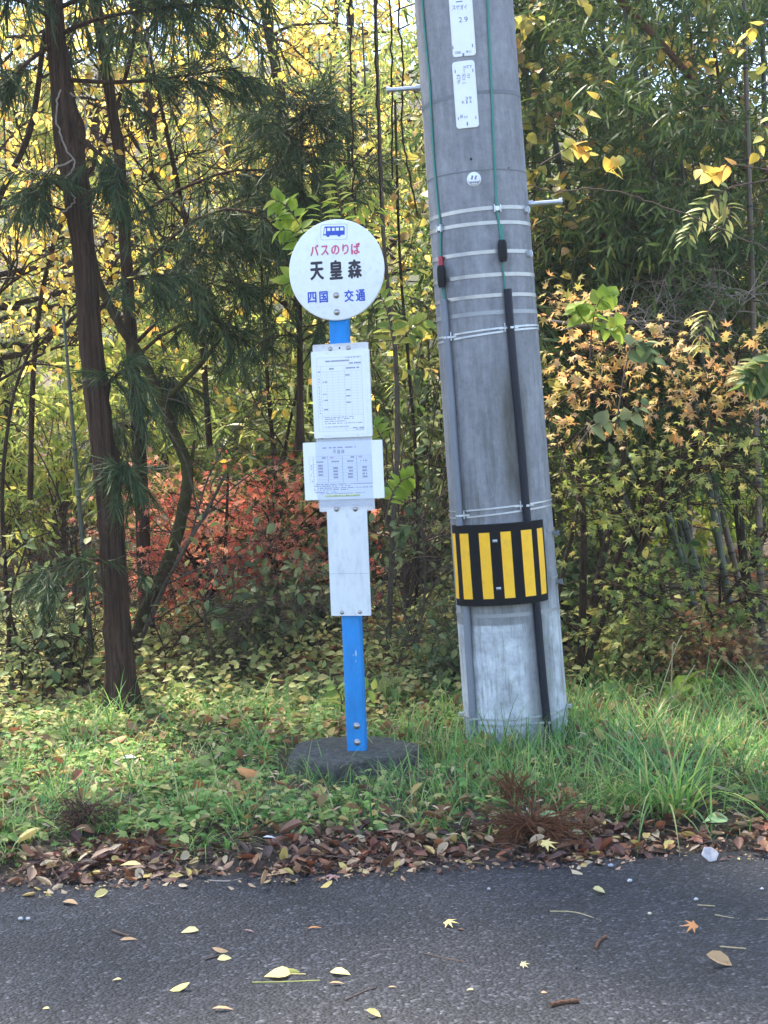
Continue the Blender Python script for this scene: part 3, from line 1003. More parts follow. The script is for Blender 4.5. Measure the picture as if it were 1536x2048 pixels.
MB().tube(run_s([(842, -60), (846, 20), (852, 90), (859, 160), (863, 240), (868, 320), (875, 400), (881, 455), (881, 490), (882, 520)], .006), .0045, 8).build('green_wire', M['wire_green'], pole)
MB().tube(run_s([(973, -60), (976, 20), (979, 90), (984, 200), (987, 280), (991, 360), (993, 416), (997, 440), (1001, 470), (1004, 488)], .006), .0052, 8).build('green_wire', M['wire_green'], pole)
MB().tube(run_s([(1002, 450), (1003, 470), (1005, 485)], .008), .0095, 8).build('green_wire', M['wire_green'], pole)
MB().tube(run_s([(1005, 520), (1007, 545), (1009, 560), (1011, 585)], .008), .0042, 8).build('green_wire', M['wire_green'], pole)
MB().tube(run_s([(884, 570), (887, 585), (889, 602)], .010), .006, 8).build('green_wire', M['wire_green'], pole)
MB().tube(run([(881, 513), (882, 536)], .014, 3), .0105, 12).build('red_sleeve', M['red_cap'], pole)


def sleeve(pts, r):
    c = run(pts, r + .003, 7)
    MB().tube(c, np.array([.75, .97, 1, 1, 1, .97, .75]) * r, 14).build('black_sleeve', M['rubber'], pole)


sleeve([(881.5, 531), (884, 575)], .019)
sleeve([(1004, 480), (1007, 523)], .020)
gl = [(887, 600), (892, 660), (897, 720), (903, 800), (908, 880), (914, 960), (919, 1030), (924, 1120), (932, 1210), (937, 1300), (943, 1390), (949, 1500)]
gb = [(1015.5, 578), (1021, 655), (1029, 750), (1037, 830), (1045, 920), (1052, 1010), (1060, 1090), (1072, 1200), (1079, 1280), (1087, 1370), (1094, 1440), (1100, 1510)]
MB().tube(run_s(gl, .016), .0165, 14).build('grey_conduit', M['conduit_grey'], pole)
MB().tube(run_s(gb, .017), .0175, 14).build('black_conduit', M['conduit_black'], pole)
# strapping ties over the conduits
for py in (659, 667, 1015, 1027, 1438, 1450):
    for pts, nm in ((gl, 1), (gb, 0)):
        if (py in (667, 1027, 1438)) != (nm == 1):
            continue
        px = np.interp(py, [p[1] for p in pts], [p[0] for p in pts])
        z = BZ[py]
        a = PL(px, py, .016)[0]
        aa = np.linspace(a - .20, a + .20, 15)
        bulge = .003 + .034 * np.exp(-((aa - a) / .085) ** 2)
        A, Z = np.meshgrid(aa, np.array([z - .0045, z + .0045]), indexing='ij')
        Vv = CY(A, Z, np.repeat(bulge[:, None], 2, 1)).reshape(-1, 3)
        o = MB().add(Vv, None, [(i * 2, i * 2 + 2, i * 2 + 3, i * 2 + 1) for i in range(14)]).build('tie', M['galv'], pole)
        side = a + (.10 if nm else -.10)
        if py < 1400:
            MB().tube(CY(np.array([side] * 2), np.array([z - .016, z + .022]), .012), .0035, 6).build('tie_hook', M['galv'], pole)
# lugs on the bottom strap
for a in (-1.5, 1.5):
    o = MB().box(-.010, .010, -.020, 0, -.010, .010, 0, .003).build('buckle', M['galv'], pole, False)
    o.location = CY(np.array([a]), np.array([BZ[1438]]), .003)[0]; o.rotation_euler = (0, 0, a)
# step bolts
for px0, py0, px1, py1, sd in ((831, 177, 764, 181, -1), (1044, 402, 1112, 397, 1)):
    z = PL(831 if sd < 0 else 1030, py0)[1]
    if sd > 0:
        z = PL(1000, 404)[1] + .012
    r0 = float(RZ(z))
    q = MB().tube([(sd * (r0 - .02), 0, z), (sd * (r0 + .145), 0, z)], .0105, 12)
    q.tube([(sd * (r0 + .138), 0, z), (sd * (r0 + .152), 0, z)], .0175, 6)
    q.tube([(sd * (r0 + .001), 0, z), (sd * (r0 + .022), 0, z)], .0165, 6)
    q.build('step_bolt', M['galv'], pole)
# number plates
def plate(name, corners, notches, letters, hole):
    (xa, ya), (xb, yb) = corners
    a0, zt_ = PL(xa, ya); a1, zb = PL(xb, yb)
    ac = (a0 + a1) / 2
    return ac


def mk_plate(x_c, y_top, y_bot, wpx, items, ink, notch=None):
    at, ztp = PL(x_c[0], y_top, .003); ab, zbt = PL(x_c[1], y_bot, .003)
    ac = (at + ab) / 2; w = wpx / 445. / .225
    q = MB()
    angs = np.linspace(ac - w / 2, ac + w / 2, 13)
    h = ztp - zbt; cr = .012
    rows = [zbt, zbt + cr * .3, zbt + cr, ztp - cr, ztp - cr * .3, ztp]
    shr = [cr / .225, cr * .3 / .225, 0, 0, cr * .3 / .225, cr / .225]
    V = []
    for z, s_ in zip(rows, shr):
        t = np.linspace(ac - w / 2 + s_, ac + w / 2 - s_, 13)
        V.append(CY(t, np.full(13, z), .0035))
    Vo = np.concatenate(V); Vi = Vo.copy()
    Vi[:, :2] *= .985
    N = len(Vo)
    qs = [(i * 13 + j, i * 13 + j + 1, (i + 1) * 13 + j + 1, (i + 1) * 13 + j) for i in range(5) for j in range(12)]
    for j in range(12):
        qs += [(j, j + N, j + 1 + N, j + 1), (65 + j, 65 + j + 1, 65 + j + 1 + N, 65 + j + N)]
    for i in range(5):
        qs += [(i * 13, (i + 1) * 13, (i + 1) * 13 + N, i * 13 + N), (i * 13 + 12, i * 13 + 12 + N, (i + 1) * 13 + 12 + N, (i + 1) * 13 + 12)]
    o = q.add(np.vstack([Vo, Vi]), None, qs).build('number_plate', M['white_plate'], pole)
    t = MB()
    for it in items:
        ch, x0, y0, x1, y1 = it[:5]
        bold = it[5] if len(it) > 5 else .01
        a, z = PL((x0 + x1) / 2, (y0 + y1) / 2, .004)
        wd, hh = (x1 - x0) / 446., (y1 - y0) / 446.
        if ch == '#':       # a plain slot or mark
            slabc(t, [a - wd / .45, a + wd / .45], [z - hh / 2, z + hh / 2], .0036, .0042)
        else:
            put_glyph(t, ch, 0, 0, wd, hh, bold, 0, 0, lambda x, zz, a=a, z=z: CY(a + x / .2285, z + zz - .035 * x * 0, np.full(len(x), .0040)))
    t.build('lettering', ink, o)
    return o


def ZB(ox, oy, s, items):
    return [(i[0], ox + i[1] / s, oy + i[2] / s, ox + i[3] / s, oy + i[4] / s, *i[5:]) for i in items]


mk_plate((919, 925.5), -70, 113, 46, ZB(890, 0, 15.75, [
    ('#', 345, 30, 545, 66), ('ス', 220, 180, 335, 308, .02), ('ゲ', 345, 150, 465, 305, .02), ('オ', 475, 150, 580, 300, .02), ('イ', 600, 145, 690, 290, .02),
    ('2', 432, 540, 540, 700, .02), ('9', 608, 525, 716, 690, .02), ('#', 232, 1440, 262, 1545), ('#', 850, 1378, 880, 1480),
    ('四', 325, 1625, 405, 1700), ('国', 412, 1620, 495, 1690), ('電', 665, 1595, 735, 1655, .02), ('力', 745, 1585, 825, 1655), ('#', 548, 1672, 604, 1775)]), M['ink_thin'])
mk_plate((926.5, 935), 122, 256, 44.5, ZB(890, 110, 12.8, [
    ('N', 478, 275, 540, 345, .02), ('T', 545, 270, 620, 342, .02), ('T', 622, 265, 695, 338, .02), ('▽', 468, 370, 515, 455),
    ('カ', 288, 490, 392, 615), ('ガ', 425, 475, 535, 600), ('ミ', 562, 478, 650, 590), ('ダ', 300, 630, 400, 745), ('ニ', 438, 625, 530, 722),
    ('3', 522, 1070, 585, 1150), ('9', 612, 1062, 678, 1142), ('R', 432, 1175, 495, 1245, .02), ('1', 545, 1165, 575, 1245), ('4', 620, 1155, 680, 1232),
    ('呉', 382, 1535, 462, 1618, .02), ('H', 500, 1555, 572, 1620), ('#', 250, 380, 272, 460), ('#', 702, 350, 724, 430), ('#', 330, 1590, 350, 1665), ('#', 780, 1555, 800, 1635),
    ('#', 555, 1715, 590, 1800)]), M['ink_thin'])
# round inspection sticker
a, z = PL(948, 358.5, .002)
st = MB()
t = np.arange(40) * 2 * PI / 40
rr = .0315
V = CY(a + rr * np.cos(t) / .228, z + rr * np.sin(t), np.full(40, .0025)); Vc = CY(np.array([a]), np.array([z]), np.array([.0027]))
Vb = CY(a + rr * np.cos(t) / .228, z + rr * np.sin(t), np.full(40, .0))
st.add(np.vstack([V, Vc, Vb]), [(40, i, (i + 1) % 40) for i in range(40)], [(i, 41 + i, 41 + (i + 1) % 40, (i + 1) % 40) for i in range(40)])
stk = st.build('inspection_sticker', M['white_plate'], pole)
t2 = MB()
for k in range(4):
    b_ = k * PI / 2 + .6
    slabc(t2, a + .010 * math.cos(b_) / .2 + np.array([-.018, .018]), z + .008 + .006 * math.sin(b_) + np.array([-.0042, .0042]), .0026, .0031)
for k in range(4):
    slabc(t2, a + (-.018 + .010 * k) / .228 + np.array([0, .033]), z - .012 + np.array([-.004, .003]), .0026, .0031)
for k in range(14):
    b_ = PI * (1.1 + .8 * k / 13)
    slabc(t2, a + .025 * math.cos(b_) / .228 + np.array([-.006, .006]), z + .025 * math.sin(b_) + np.array([-.0015, .0015]), .0026, .0031)
t2.build('emblem', M['ink_thin'], stk)
for px, py, r_ in ((942, 318, .006), (1017, 336, .004)):
    a, z = PL(px, py)
    o = MB().lathe([(r_, 0), (r_ * .7, .001), (0, .001)], 'y', 10).build('bolt_hole', M['ink_black'], pole)
    o.location = CY(np.array([a]), np.array([z]), .001)[0]; o.rotation_euler = (0, 0, a)
# striped guard
GOFF = .040
gz0, gz1 = PL(1005, 1211, GOFF)[1], PL(1000, 1048, GOFF)[1]
xs = [(907, 912.5), (923, 940.5), (961.5, 983), (1005, 1026), (1046.5, 1068), (1081, 1091)]
sa = [(PL(p, 1127, GOFF)[0], PL(q_, 1127, GOFF)[0]) for p, q_ in xs]
sa[0] = (sa[0][1] - .20, sa[0][1]); sa[5] = (sa[5][0], sa[5][0] + .18)
ge0, ge1 = sa[0][0] - .10, sa[5][1] + .08
angs = sorted(set(list(np.linspace(ge0, ge1, 28)) + [v for p in sa for v in p]))
ym, yM = PL(1005, 1197, GOFF)[1], PL(1000, 1064, GOFF)[1]
zz = sorted(set(list(np.linspace(gz0, gz1, 12)) + [ym, yM]))
gd = MB()
slabc(gd, angs, zz, .001, GOFF, lambda a, z: 1 if ym < z < yM and any(p < a < q_ for p, q_ in sa) else 0,
      lambda A, Z: .003 * np.sin(A * 5 + 1) * np.clip((gz0 + .12 - Z) / .12, 0, 1) - .033 * np.clip((np.abs(A - (ge0 + ge1) / 2) - .5 * (ge1 - ge0) + .42) / .42, 0, 1) ** 1.5)
m_y = plain('yellow_reflective', (.98, .50, .012), .5, var=.07, vscale=12, dirt=(.72, .36, .03))
guard = gd.build('striped_guard', [plain('black_guard_sheet', (.006, .006, .008), .75, var=.3, vscale=15, spec=.2), m_y], pole, smooth=False)
for px, py in ((990, 1082), (997.5, 1177)):
    a, z = PL(px, py, GOFF)
    slabc(MB(), np.linspace(a - .038, a + .038, 4), [z - .006, z + .006], GOFF, GOFF + .003).build('strap_slot', M['galv'], guard)

# ------------------------------------------------------------------ vegetation makers
def grow(path, r0, r1, nb, fr, L, el, grav, nt, tl, nl, az=(0, 2 * PI), wob=.16, shape=.45, tw=.75, tgrav=None, rb=.42):
    path = np.asarray(path, float)
    f = rng.uniform(fr[0], fr[1], nb)
    Pp, _ = along(path[None], np.zeros(nb, int), f)
    a = rng.uniform(az[0], az[1], nb); e = rng.uniform(el[0], el[1], nb)
    D = np.stack([np.cos(e) * np.cos(a), np.cos(e) * np.sin(a), np.sin(e)], -1)
    Ls = rng.uniform(L[0], L[1], nb) * (1 - shape * (f - fr[0]) / max(fr[1] - fr[0], 1e-6))
    B = walk(Pp, D, Ls, 7, wob, grav)
    rt = r0 + (r1 - r0) * f
    RB = np.maximum(rt * rb, .004)[:, None] * np.linspace(1, .25, 8)[None]
    bi = np.repeat(np.arange(nb), nt)
    g = rng.uniform(.18, 1, len(bi))
    q, t = along(B, bi, g)
    T = walk(q, t + rn(len(bi), tw), rng.uniform(tl[0], tl[1], len(bi)), 4, .18, grav * 1.2 if tgrav is None else tgrav)
    RT = np.maximum(RB[bi, 4] * .4, .0018)[:, None] * np.linspace(1, .4, 5)[None]
    ti = np.repeat(np.arange(len(bi)), nl)
    lp, ld = along(T, ti, rng.uniform(.1, 1, len(ti)))
    return dict(path=path, r=(r0, r1), B=B, RB=RB, T=T, RT=RT, lp=lp, ld=ld)


def wood(mb, g, sides=9, bs=5, twigs=True, trunk=True, flare=.25):
    if trunk:
        n = len(g['path']); f = np.linspace(0, 1, n)
        r = g['r'][0] + (g['r'][1] - g['r'][0]) * f + g['r'][0] * flare * np.exp(-f * n / 2.0)
        V, Q = tubes(g['path'][None], r[None], sides)
        cr = 1 + .05 * np.sin(np.arange(len(V)) * 1.7)
        mb.add(V, None, Q)
    V, Q = tubes(g['B'], g['RB'], bs); mb.add(V, None, Q)
    if twigs:
        V, Q = tubes(g['T'], g['RT'], 3); mb.add(V, None, Q)
    return mb


def foliage(mb, g, tpl, size, droop=.3, spread=.7, up=1.0, jit=.02, nj=.55, m=0):
    lp, ld = g['lp'], g['ld']; n = len(lp)
    d = ld * .5 + rn(n, spread) + np.array([0, 0, -droop])
    nr = np.array([0, 0, up]) + rn(n, nj)
    leaves(mb, tpl, lp + rn(n, jit), d, nr, rng.uniform(size[0], size[1], n), m)
    return mb


def straight(base, h, lean=(0, 0), wob=.05, n=12):
    base = np.array(tuple(base), float)
    t = np.linspace(0, 1, n)[:, None]
    p = base + np.array([lean[0], lean[1], h]) * t
    ph = rng.uniform(0, 6, 4)
    p[:, 0] += wob * h * .3 * np.sin(t[:, 0] * 5 + ph[0]) * t[:, 0]
    p[:, 1] += wob * h * .3 * np.sin(t[:, 0] * 4 + ph[1]) * t[:, 0]
    return p


def on(px, D, dz=-.05):
    """Ground point at distance D in the photo column px."""
    q = P(px, 900, D)
    return np.array([q.x, D, float(gz(q.x, D)) + dz])


def tree(name, label, cat, path, g, bark, leaf, tpl, size, group=None, stem='trunk', crown='crown', **kw):
    t = thing(name, label, cat, tuple(path[0]), group=group)
    off = Vector(tuple(path[0]))
    w_ = wood(MB(), g); w_.V = [v - np.array(off) for v in w_.V]
    w_.build(stem, bark, t)
    f = foliage(MB(), g, tpl, size, **kw)
    f.V = [v - np.array(off) for v in f.V]
    f.build(crown, leaf, t)
    return t


def pxpath(pts, D, per=5):
    return smooth_path([P(x, y, D if not isinstance(D, (list, tuple)) else D[i]) for i, (x, y) in enumerate(pts)], per)


# ---- cedars
def cedar_sprays(mb, B, idx, n, seg=(.12, .30), hang=.55):
    """Drooping, rope-like cedar shoots along the branches."""
    bi = rng.choice(idx, n)
    q, t = along(B, bi, rng.uniform(.25, 1, n) ** .8)
    T = walk(q + rn(n, .02), t * .7 + rn(n, .55) + np.array([0, 0, -.1]), rng.uniform(seg[0], seg[1], n), 4, .12, -hang * .35)
    return T


def cedar_needles(mb, T, per):
    n = len(T)
    ti = np.repeat(np.arange(n), per)
    p, d = along(T, ti, rng.uniform(0, 1, len(ti)))
    # side shoots, each a thin pointed ribbon
    dd = d * .9 + rn(len(ti), .34) + np.array([0, 0, -.42])
    leaves(mb, leaf_tpl([0, .3, .7, 1], [.014, .022, .018, 0], 0, .35, True), p, dd, rn(len(ti)), rng.uniform(.06, .16, len(ti)))
    k = np.repeat(np.arange(len(ti)), 7)
    ddn = norm(dd)
    off = rng.uniform(.1, .9, len(k))[:, None] * .09
    leaves(mb, NEEDLE, p[k] + ddn[k] * off, ddn[k] * .8 + rn(len(k), .5), rn(len(k)), rng.uniform(.014, .026, len(k)))


def high_crown(path, n=60, sp=640):  # unseen upper cedar crown, added and thickened to shade road and verge
    sp = sp if path[0, 1] < 9 else 240
    z = path[:, 2]; f0 = float(np.interp(4.6, z, np.linspace(0, 1, len(z))))
    g = grow(path, .05, .02, n, (f0, .99), (.9, 1.9), (-.2, .3), -.08, 1, (.1, .2), 1, shape=.6)
    return g['B'], np.tile(np.linspace(.018, .004, 8), (n, 1)), cedar_sprays(None, g['B'], np.arange(n), sp, (.25, .5))


def cedar(label, path, r0, r1, branches, sprays, per, extra=None, burls=()):
    t = thing('cedar_tree', label, 'cedar tree', tuple(path[0]), group='cedars on the verge')
    off = np.array(path[0])
    g = dict(path=path, r=(r0, r1), B=branches[0], RB=branches[1], T=None, RT=None)
    w_ = wood(MB(), g, 16, 5, twigs=False, trunk=False)
    # ridged, shaggy trunk with burls, knots and a flared foot
    ns, sd = 170, 44
    f = np.linspace(0, 1, ns)
    tp, _ = along(path[None], np.zeros(ns, int), f)
    hz = tp[:, 2] - tp[0, 2]
    V, Q = tubes(tp[None], (r0 + (r1 - r0) * f)[None], sd)
    V = V.reshape(ns, sd, 3)
    A, Hh = np.meshgrid(np.arange(sd) * 2 * PI / sd, hz, indexing='xy')
    ph = rng.uniform(0, 6, 8)
    k = 1 + .055 * np.sin(7 * A + 1.5 * np.sin(Hh * 2.1 + ph[0]) + ph[1]) + .045 * np.sin(13 * A - 1.2 * np.sin(Hh * 3.7 + ph[2])) + .03 * np.sin(21 * A + 9 * Hh + ph[3]) + .05 * np.sin(Hh * 4.3 + A + ph[4]) + .03 * np.sin(Hh * 17 + 3 * A)
    k += rng.normal(0, .018, k.shape)
    if .07 < r0 < .1:
        k += (.42 * np.exp(-((Hh - 3.0) / .24) ** 2) + .2 * np.exp(-((Hh - 2.62) / .1) ** 2)) * (.75 + .25 * np.sin(3 * A + 2))
    k = k * (.88 if r0 > .07 else 1) + np.exp(-Hh / .14) * (.75 + .55 * np.sin(4 * A + ph[5]))
    for (bh, ba, amp, sp_) in burls:
        k += amp * np.exp(-((Hh - bh) / sp_) ** 2 - (np.angle(np.exp(1j * (A - ba))) / .75) ** 2)
    V = tp[:, None] + (V - tp[:, None]) * k[..., None]
    w_.add(V.reshape(-1, 3), None, Q)
    # lumps on the trunk
    w_.V = [v - off for v in w_.V]
    mb = MB()
    hb = high_crown(path) if path[-1, 2] > 6 else (np.zeros((1, 8, 3)) + path[-1], np.full((1, 8), .001), path[-1] + np.zeros((1, 5, 3)) + np.linspace(0, .1, 5)[None, :, None])
    V, Q = tubes(hb[0], hb[1], 4); w_.add(V - off, None, Q)
    T = cedar_sprays(mb, branches[0], np.arange(len(branches[0])), sprays)
    if extra is not None:
        T = np.concatenate([T, extra])
    V, Q = tubes(T, np.full(T.shape[:2], .0025), 3)
    w_.add(V - off, None, Q)
    n_ = len(hb[2]); ti = np.repeat(np.arange(n_), 34)
    p_, d_ = along(hb[2], ti, rng.uniform(0, 1, len(ti)))
    leaves(mb, leaf_tpl([0, .3, .7, 1], [.016, .026, .02, 0], 0, .35, True), p_, d_ + rn(len(ti), .4) + np.array([0, 0, -.4]), rn(len(ti)), rng.uniform(.10, .24, len(ti)))
    w_.build('trunk', M['cedar_bark'], t)
    cedar_needles(mb, T, per)
    mb.V = [v - off for v in mb.V]
    mb.build('crown', M['cedar'], t)
    return t


def px_branches(lst, r=(.014, .004)):
    B = np.stack([smooth_path([P(x, y, d) for x, y, d in b], 7 if len(b) == 2 else 4)[np.linspace(0, (len(b) - 1) * (7 if len(b) == 2 else 4), 8).astype(int)] for b in lst])
    return B, np.tile(np.linspace(r[0], r[1], 8), (len(B), 1))


def rand_branches(path, n, fr, L, el, grav, r=(.012, .003), az=(0, 2 * PI)):
    g = grow(path, .05, .03, n, fr, L, el, grav, 1, (.1, .2), 1, az=az)
    return g['B'], np.tile(np.linspace(r[0], r[1], 8), (n, 1))


CP = pxpath([(95, -420), (100, -200), (106, 0), (118, 120), (140, 290), (163, 480), (178, 640), (195, 800), (212, 960), (226, 1120), (238, 1280), (246, 1450)][::-1], 7.9)
pb_ = px_branches([
    [(118, 70, 7.9), (190, 40, 7.8), (300, 20, 7.6), (420, 10, 7.5), (545, 60, 7.4)],
    [(130, 160, 7.9), (250, 165, 7.8), (380, 150, 7.7), (480, 135, 7.6)],
    [(108, 20, 7.9), (230, -30, 7.7), (360, -60, 7.5), (500, -20, 7.4)],
    [(150, 270, 7.9), (190, 300, 7.75), (235, 340, 7.65), (265, 400, 7.6)],
    [(120, 80, 7.9), (60, 120, 7.8), (10, 170, 7.7), (-60, 210, 7.6)],
    [(110, 40, 7.9), (40, 0, 7.7), (-40, -10, 7.5), (-110, 40, 7.4)],
    [(180, 640, 7.9), (260, 560, 7.8), (350, 550, 7.8)],
    [(195, 780, 7.9), (225, 760, 7.8), (250, 740, 7.75), (270, 790, 7.7)],
    [(130, 380, 7.9), (95, 360, 7.8), (60, 390, 7.7)],
    [(220, 950, 7.9), (240, 930, 7.8), (258, 960, 7.75)],
    [(225, 1130, 7.9), (190, 1120, 7.75), (130, 1130, 7.6), (90, 1150, 7.5)]])
CP = np.vstack([CP, CP[-1] + np.array([-.10, .05, 1.5]), CP[-1] + np.array([-.2, .1, 3.4]), CP[-1] + np.array([-.25, .1, 5.4])])
rb_ = rand_branches(CP, 10, (.80, .90), (.6, 1.3), (-.15, .35), -.10)
cedar('dark reddish cedar trunk standing in the grass, drooping sprays to both sides', CP, .078, .045,
      (np.concatenate([pb_[0], rb_[0]]), np.concatenate([pb_[1], rb_[1]])), 360, 32,
      burls=[(h_, a_, m_, .09 if m_ > .3 else .035) for h_, (a_, m_) in zip((3.05, 2.75, 2.2, 1.75, 1.62, 1.38, 1.2, 1.05, .78, .5, 3.3, 2.45), [(q, m_) for q, m_ in zip(rng.uniform(0, 6.28, 12), (.6, .5, .25, .3, .3, .25, .35, .25, .3, .2, .5, .3))])])
CP2 = pxpath([(238, 300), (255, 560), (272, 800), (283, 1000), (292, 1200), (300, 1380)][::-1], 9.6)
CP2 = np.vstack([CP2, CP2[-1] + np.array([-.1, 0, .9]), CP2[-1] + np.array([-.15, 0, 2.4]), CP2[-1] + np.array([-.2, .1, 4.6]), CP2[-1] + np.array([-.2, .1, 6.4])])
pb_ = px_branches([
    [(262, 640, 9.6), (330, 560, 9.3), (420, 480, 9.0), (500, 450, 8.8)],
    [(255, 560, 9.6), (350, 470, 9.2), (430, 420, 8.9), (520, 430, 8.7), (560, 470, 8.6)],
    [(265, 720, 9.6), (340, 660, 9.3), (430, 640, 9.0), (480, 690, 8.9)],
    [(245, 450, 9.6), (400, 360, 9.3), (540, 340, 9.1), (620, 400, 9.0)],
    [(270, 780, 9.6), (330, 760, 9.4), (370, 800, 9.3)],
    [(275, 860, 9.6), (230, 850, 9.4), (200, 900, 9.3)],
    [(268, 690, 9.6), (360, 600, 9.2), (440, 560, 9.0), (510, 580, 8.9)]])
cedar('shaded cedar trunk half hidden behind the nearer cedar, long boughs towards the sign', CP2, .048, .03, pb_, 210, 28)

for lab, px, D, h in (('unseen cedar added beyond the left edge, crown shading the road', -520, 8.8, 10.5),):  # out-of-view tree added to keep direct sun off the road
    b = on(px, D)
    pth = straight(b, h, (-.2, 0), .02, 14)
    cedar(lab, pth, .11, .02, rand_branches(pth, 20, (.3, .5), (.8, 1.4), (-.2, .3), -.1), 160, 26)

# ---- young cedar with feathery upright tip behind the round sign
YP = pxpath([(600, 900), (600, 700), (598, 500), (603, 330), (606, 210)], 9.2)
yb = rand_branches(YP, 44, (.25, .98), (.35, .75), (.15, .6), -.03, (.007, .002))
cedar('young feathery cedar rising behind the round sign disc', YP, .02, .006, yb, 330, 22)

# ---- tall broadleaf trees
BG = 'autumn trees behind the bus stop'
def tall(px, D, h, label, leaf, tpl, size, nb=40, nt=9, nl=9, L=(1.2, 2.2), r=.09, fr=(.25, .98), el=(-.1, .7), grav=-.03, bark='dark_bark', name='autumn_tree', cat='tree', group=BG, lean=None, **kw):
    b = on(px, D)
    h = h * .77
    path = straight(b, h, lean if lean is not None else (rng.uniform(-.5, .5), rng.uniform(-.4, .4)), .12, 14)
    g = grow(path, r, r * .3, nb, fr, L, el, grav, nt, (.25, .6), nl)
    return tree(name, label, cat, path, g, M[bark], M[leaf], tpl, size, group, **kw)


tall(20, 12.5, 7.5, 'yellow leaved tree at the far left, beyond the big cedar trunk', 'yellow', OVATE, (.04, .068), 40, 9, 8)
tall(330, 14.5, 8, 'tall golden tree between the two cedar trunks and the round sign', 'yellow', OVATE, (.04, .07), 44, 9, 8)
tall(600, 13.5, 7.5, 'golden orange tree standing directly behind the round sign', 'yellow', OVATE, (.04, .068), 40, 9, 8)
tall(760, 16.5, 8, 'yellow tree deeper in, just left of the concrete pole', 'yellow', OVATE, (.05, .075), 44, 9, 8)
tall(-260, 15, 8, 'yellow tree outside the grove on the extreme left', 'yellow', OVATE, (.05, .075), 36, 8, 7)
tall(160, 18.5, 8.5, 'pale gold tree far back behind the big cedar trunk', 'yellow', OVATE, (.06, .10), 44, 9, 8)
tall(470, 20, 9, 'pale gold tree farthest back above the timetable', 'yellow', OVATE, (.07, .10), 44, 9, 8)
tall(900, 19, 8.5, 'yellow green tree hidden behind the concrete pole', 'light', OVATE, (.06, .10), 44, 8, 8)
tall(1130, 17, 8, 'dark leafy tree showing through bamboo right of the pole', 'mid', OVATE, (.06, .09), 44, 8, 8)
tall(1420, 18, 8.5, 'dark leafy tree behind the bamboo near the right edge', 'mid', OVATE, (.06, .09), 44, 8, 8)
tall(1800, 17, 8, 'leafy tree beyond the right edge of the bamboo', 'mid', OVATE, (.06, .09), 40, 8, 8)
tall(1280, 22, 9, 'deep background tree behind the bamboo culms', 'mid', OVATE, (.08, .12), 44, 8, 8)
tall(640, 25, 9, 'dim green tree on the rising slope behind the sign', 'light', OVATE, (.08, .13), 44, 8, 8)
tall(250, 26, 9, 'dim yellow green tree on the slope at the left', 'light', OVATE, (.08, .13), 44, 8, 8)
tall(-60, 24, 9, 'dim green tree on the slope at the far left', 'light', OVATE, (.08, .13), 40, 8, 8)
tall(1000, 27, 9, 'dim green tree on the slope behind the concrete pole', 'light', OVATE, (.08, .13), 44, 8, 8)
tall(1620, 25, 9, 'dim green tree on the slope at the far right', 'mid', OVATE, (.08, .13), 40, 8, 8)

tall(1110, 9.4, 5.5, 'slender tree with olive yellow leaves close beside the pole, right of the number plates', 'climber', HEART, (.045, .075), 30, 7, 6, L=(.5, 1.1), r=.03, fr=(.35, .98))
tall(1500, 9.6, 5.2, 'slender tree with olive yellow leaves near the right edge, before the bamboo', 'climber', HEART, (.045, .075), 26, 7, 5, L=(.5, 1.1), r=.03, fr=(.4, .98))
tall(700, 22, 9, 'golden tree far back left of the pole top', 'yellow', OVATE, (.08, .12), 46, 9, 8)

# ---- bushes of the middle distance
def bush(px, D, h, w, label, leaf, tpl, size, nb=40, nt=8, nl=9, el=(.35, 1.4), name='shrub', cat='shrub', group='shrubs at the edge of the wood', grav=-.05, bark='twig', dz=-.05, **kw):
    b = on(px, D, dz)
    path = straight(b, h * .35, (0, 0), .02, 5)
    g = grow(path, .018, .012, nb, (.05, .9), (h * .5, h * .95), el, grav, nt, (.12, .35), nl, shape=.0, rb=.5)
    k = w / h
    return tree(name, label, cat, path, g, M[bark], M[leaf], tpl, size, group, stem='stem', crown='foliage', **kw)


bush(470, 12.5, 2.4, 2, 'pale yellow green shrub between the curved trunk and the timetable', 'light', LANCE, (.07, .13), 50, 9, 9)
bush(120, 11.5, 2.0, 2, 'yellow green shrub left of the big cedar trunk', 'light', LANCE, (.07, .12), 46, 9, 9)
bush(640, 11.5, 2.2, 2, 'narrow leaved green shrub left of the timetable boards', 'bamboo_light', BLADE, (.12, .2), 50, 9, 9)
bush(330, 15.5, 2.8, 2, 'sunlit yellow green shrub far behind the cedars', 'lime', LANCE, (.09, .14), 50, 9, 9)
bush(-120, 12, 2.4, 2, 'loose green shrub beyond the left edge', 'light', LANCE, (.08, .13), 40, 8, 8)
bush(800, 9.6, 2.2, 2, 'dull green shrub between the sign and the concrete pole', 'dull', OVATE, (.05, .08), 34, 7, 7)
bush(880, 11, 2.8, 2, 'tall mixed green shrub behind the concrete pole', 'mid', LANCE, (.08, .13), 50, 9, 9)
bush(720, 12.5, 3.2, 2, 'high leafy shrub behind the bus stop disc', 'light', LANCE, (.07, .12), 52, 9, 9)
bush(590, 9.4, .42, 1, 'low dull green shrub left of the blank board', 'dull', OVATE, (.035, .06), 34, 7, 8)
bush(480, 9.2, .34, 1, 'low dull green shrub in front of the red maple', 'dull', OVATE, (.035, .06), 34, 7, 8)
bush(60, 8.8, .4, 1, 'low green shrub at the left edge behind the grass', 'dull', OVATE, (.035, .06), 30, 7, 7)
bush(1180, 12.5, 2.0, 2, 'glowing yellow green bush behind the maple stems', 'lime', LANCE, (.08, .13), 50, 9, 9)
bush(1330, 13.5, 2.2, 2, 'glowing yellow green bush behind the leaning bamboo culms', 'lime', BLADE, (.13, .2), 50, 9, 9)
bush(1500, 13, 2.2, 2, 'yellow green bush behind the grey culm at the right edge', 'light', LANCE, (.08, .13), 50, 9, 9)
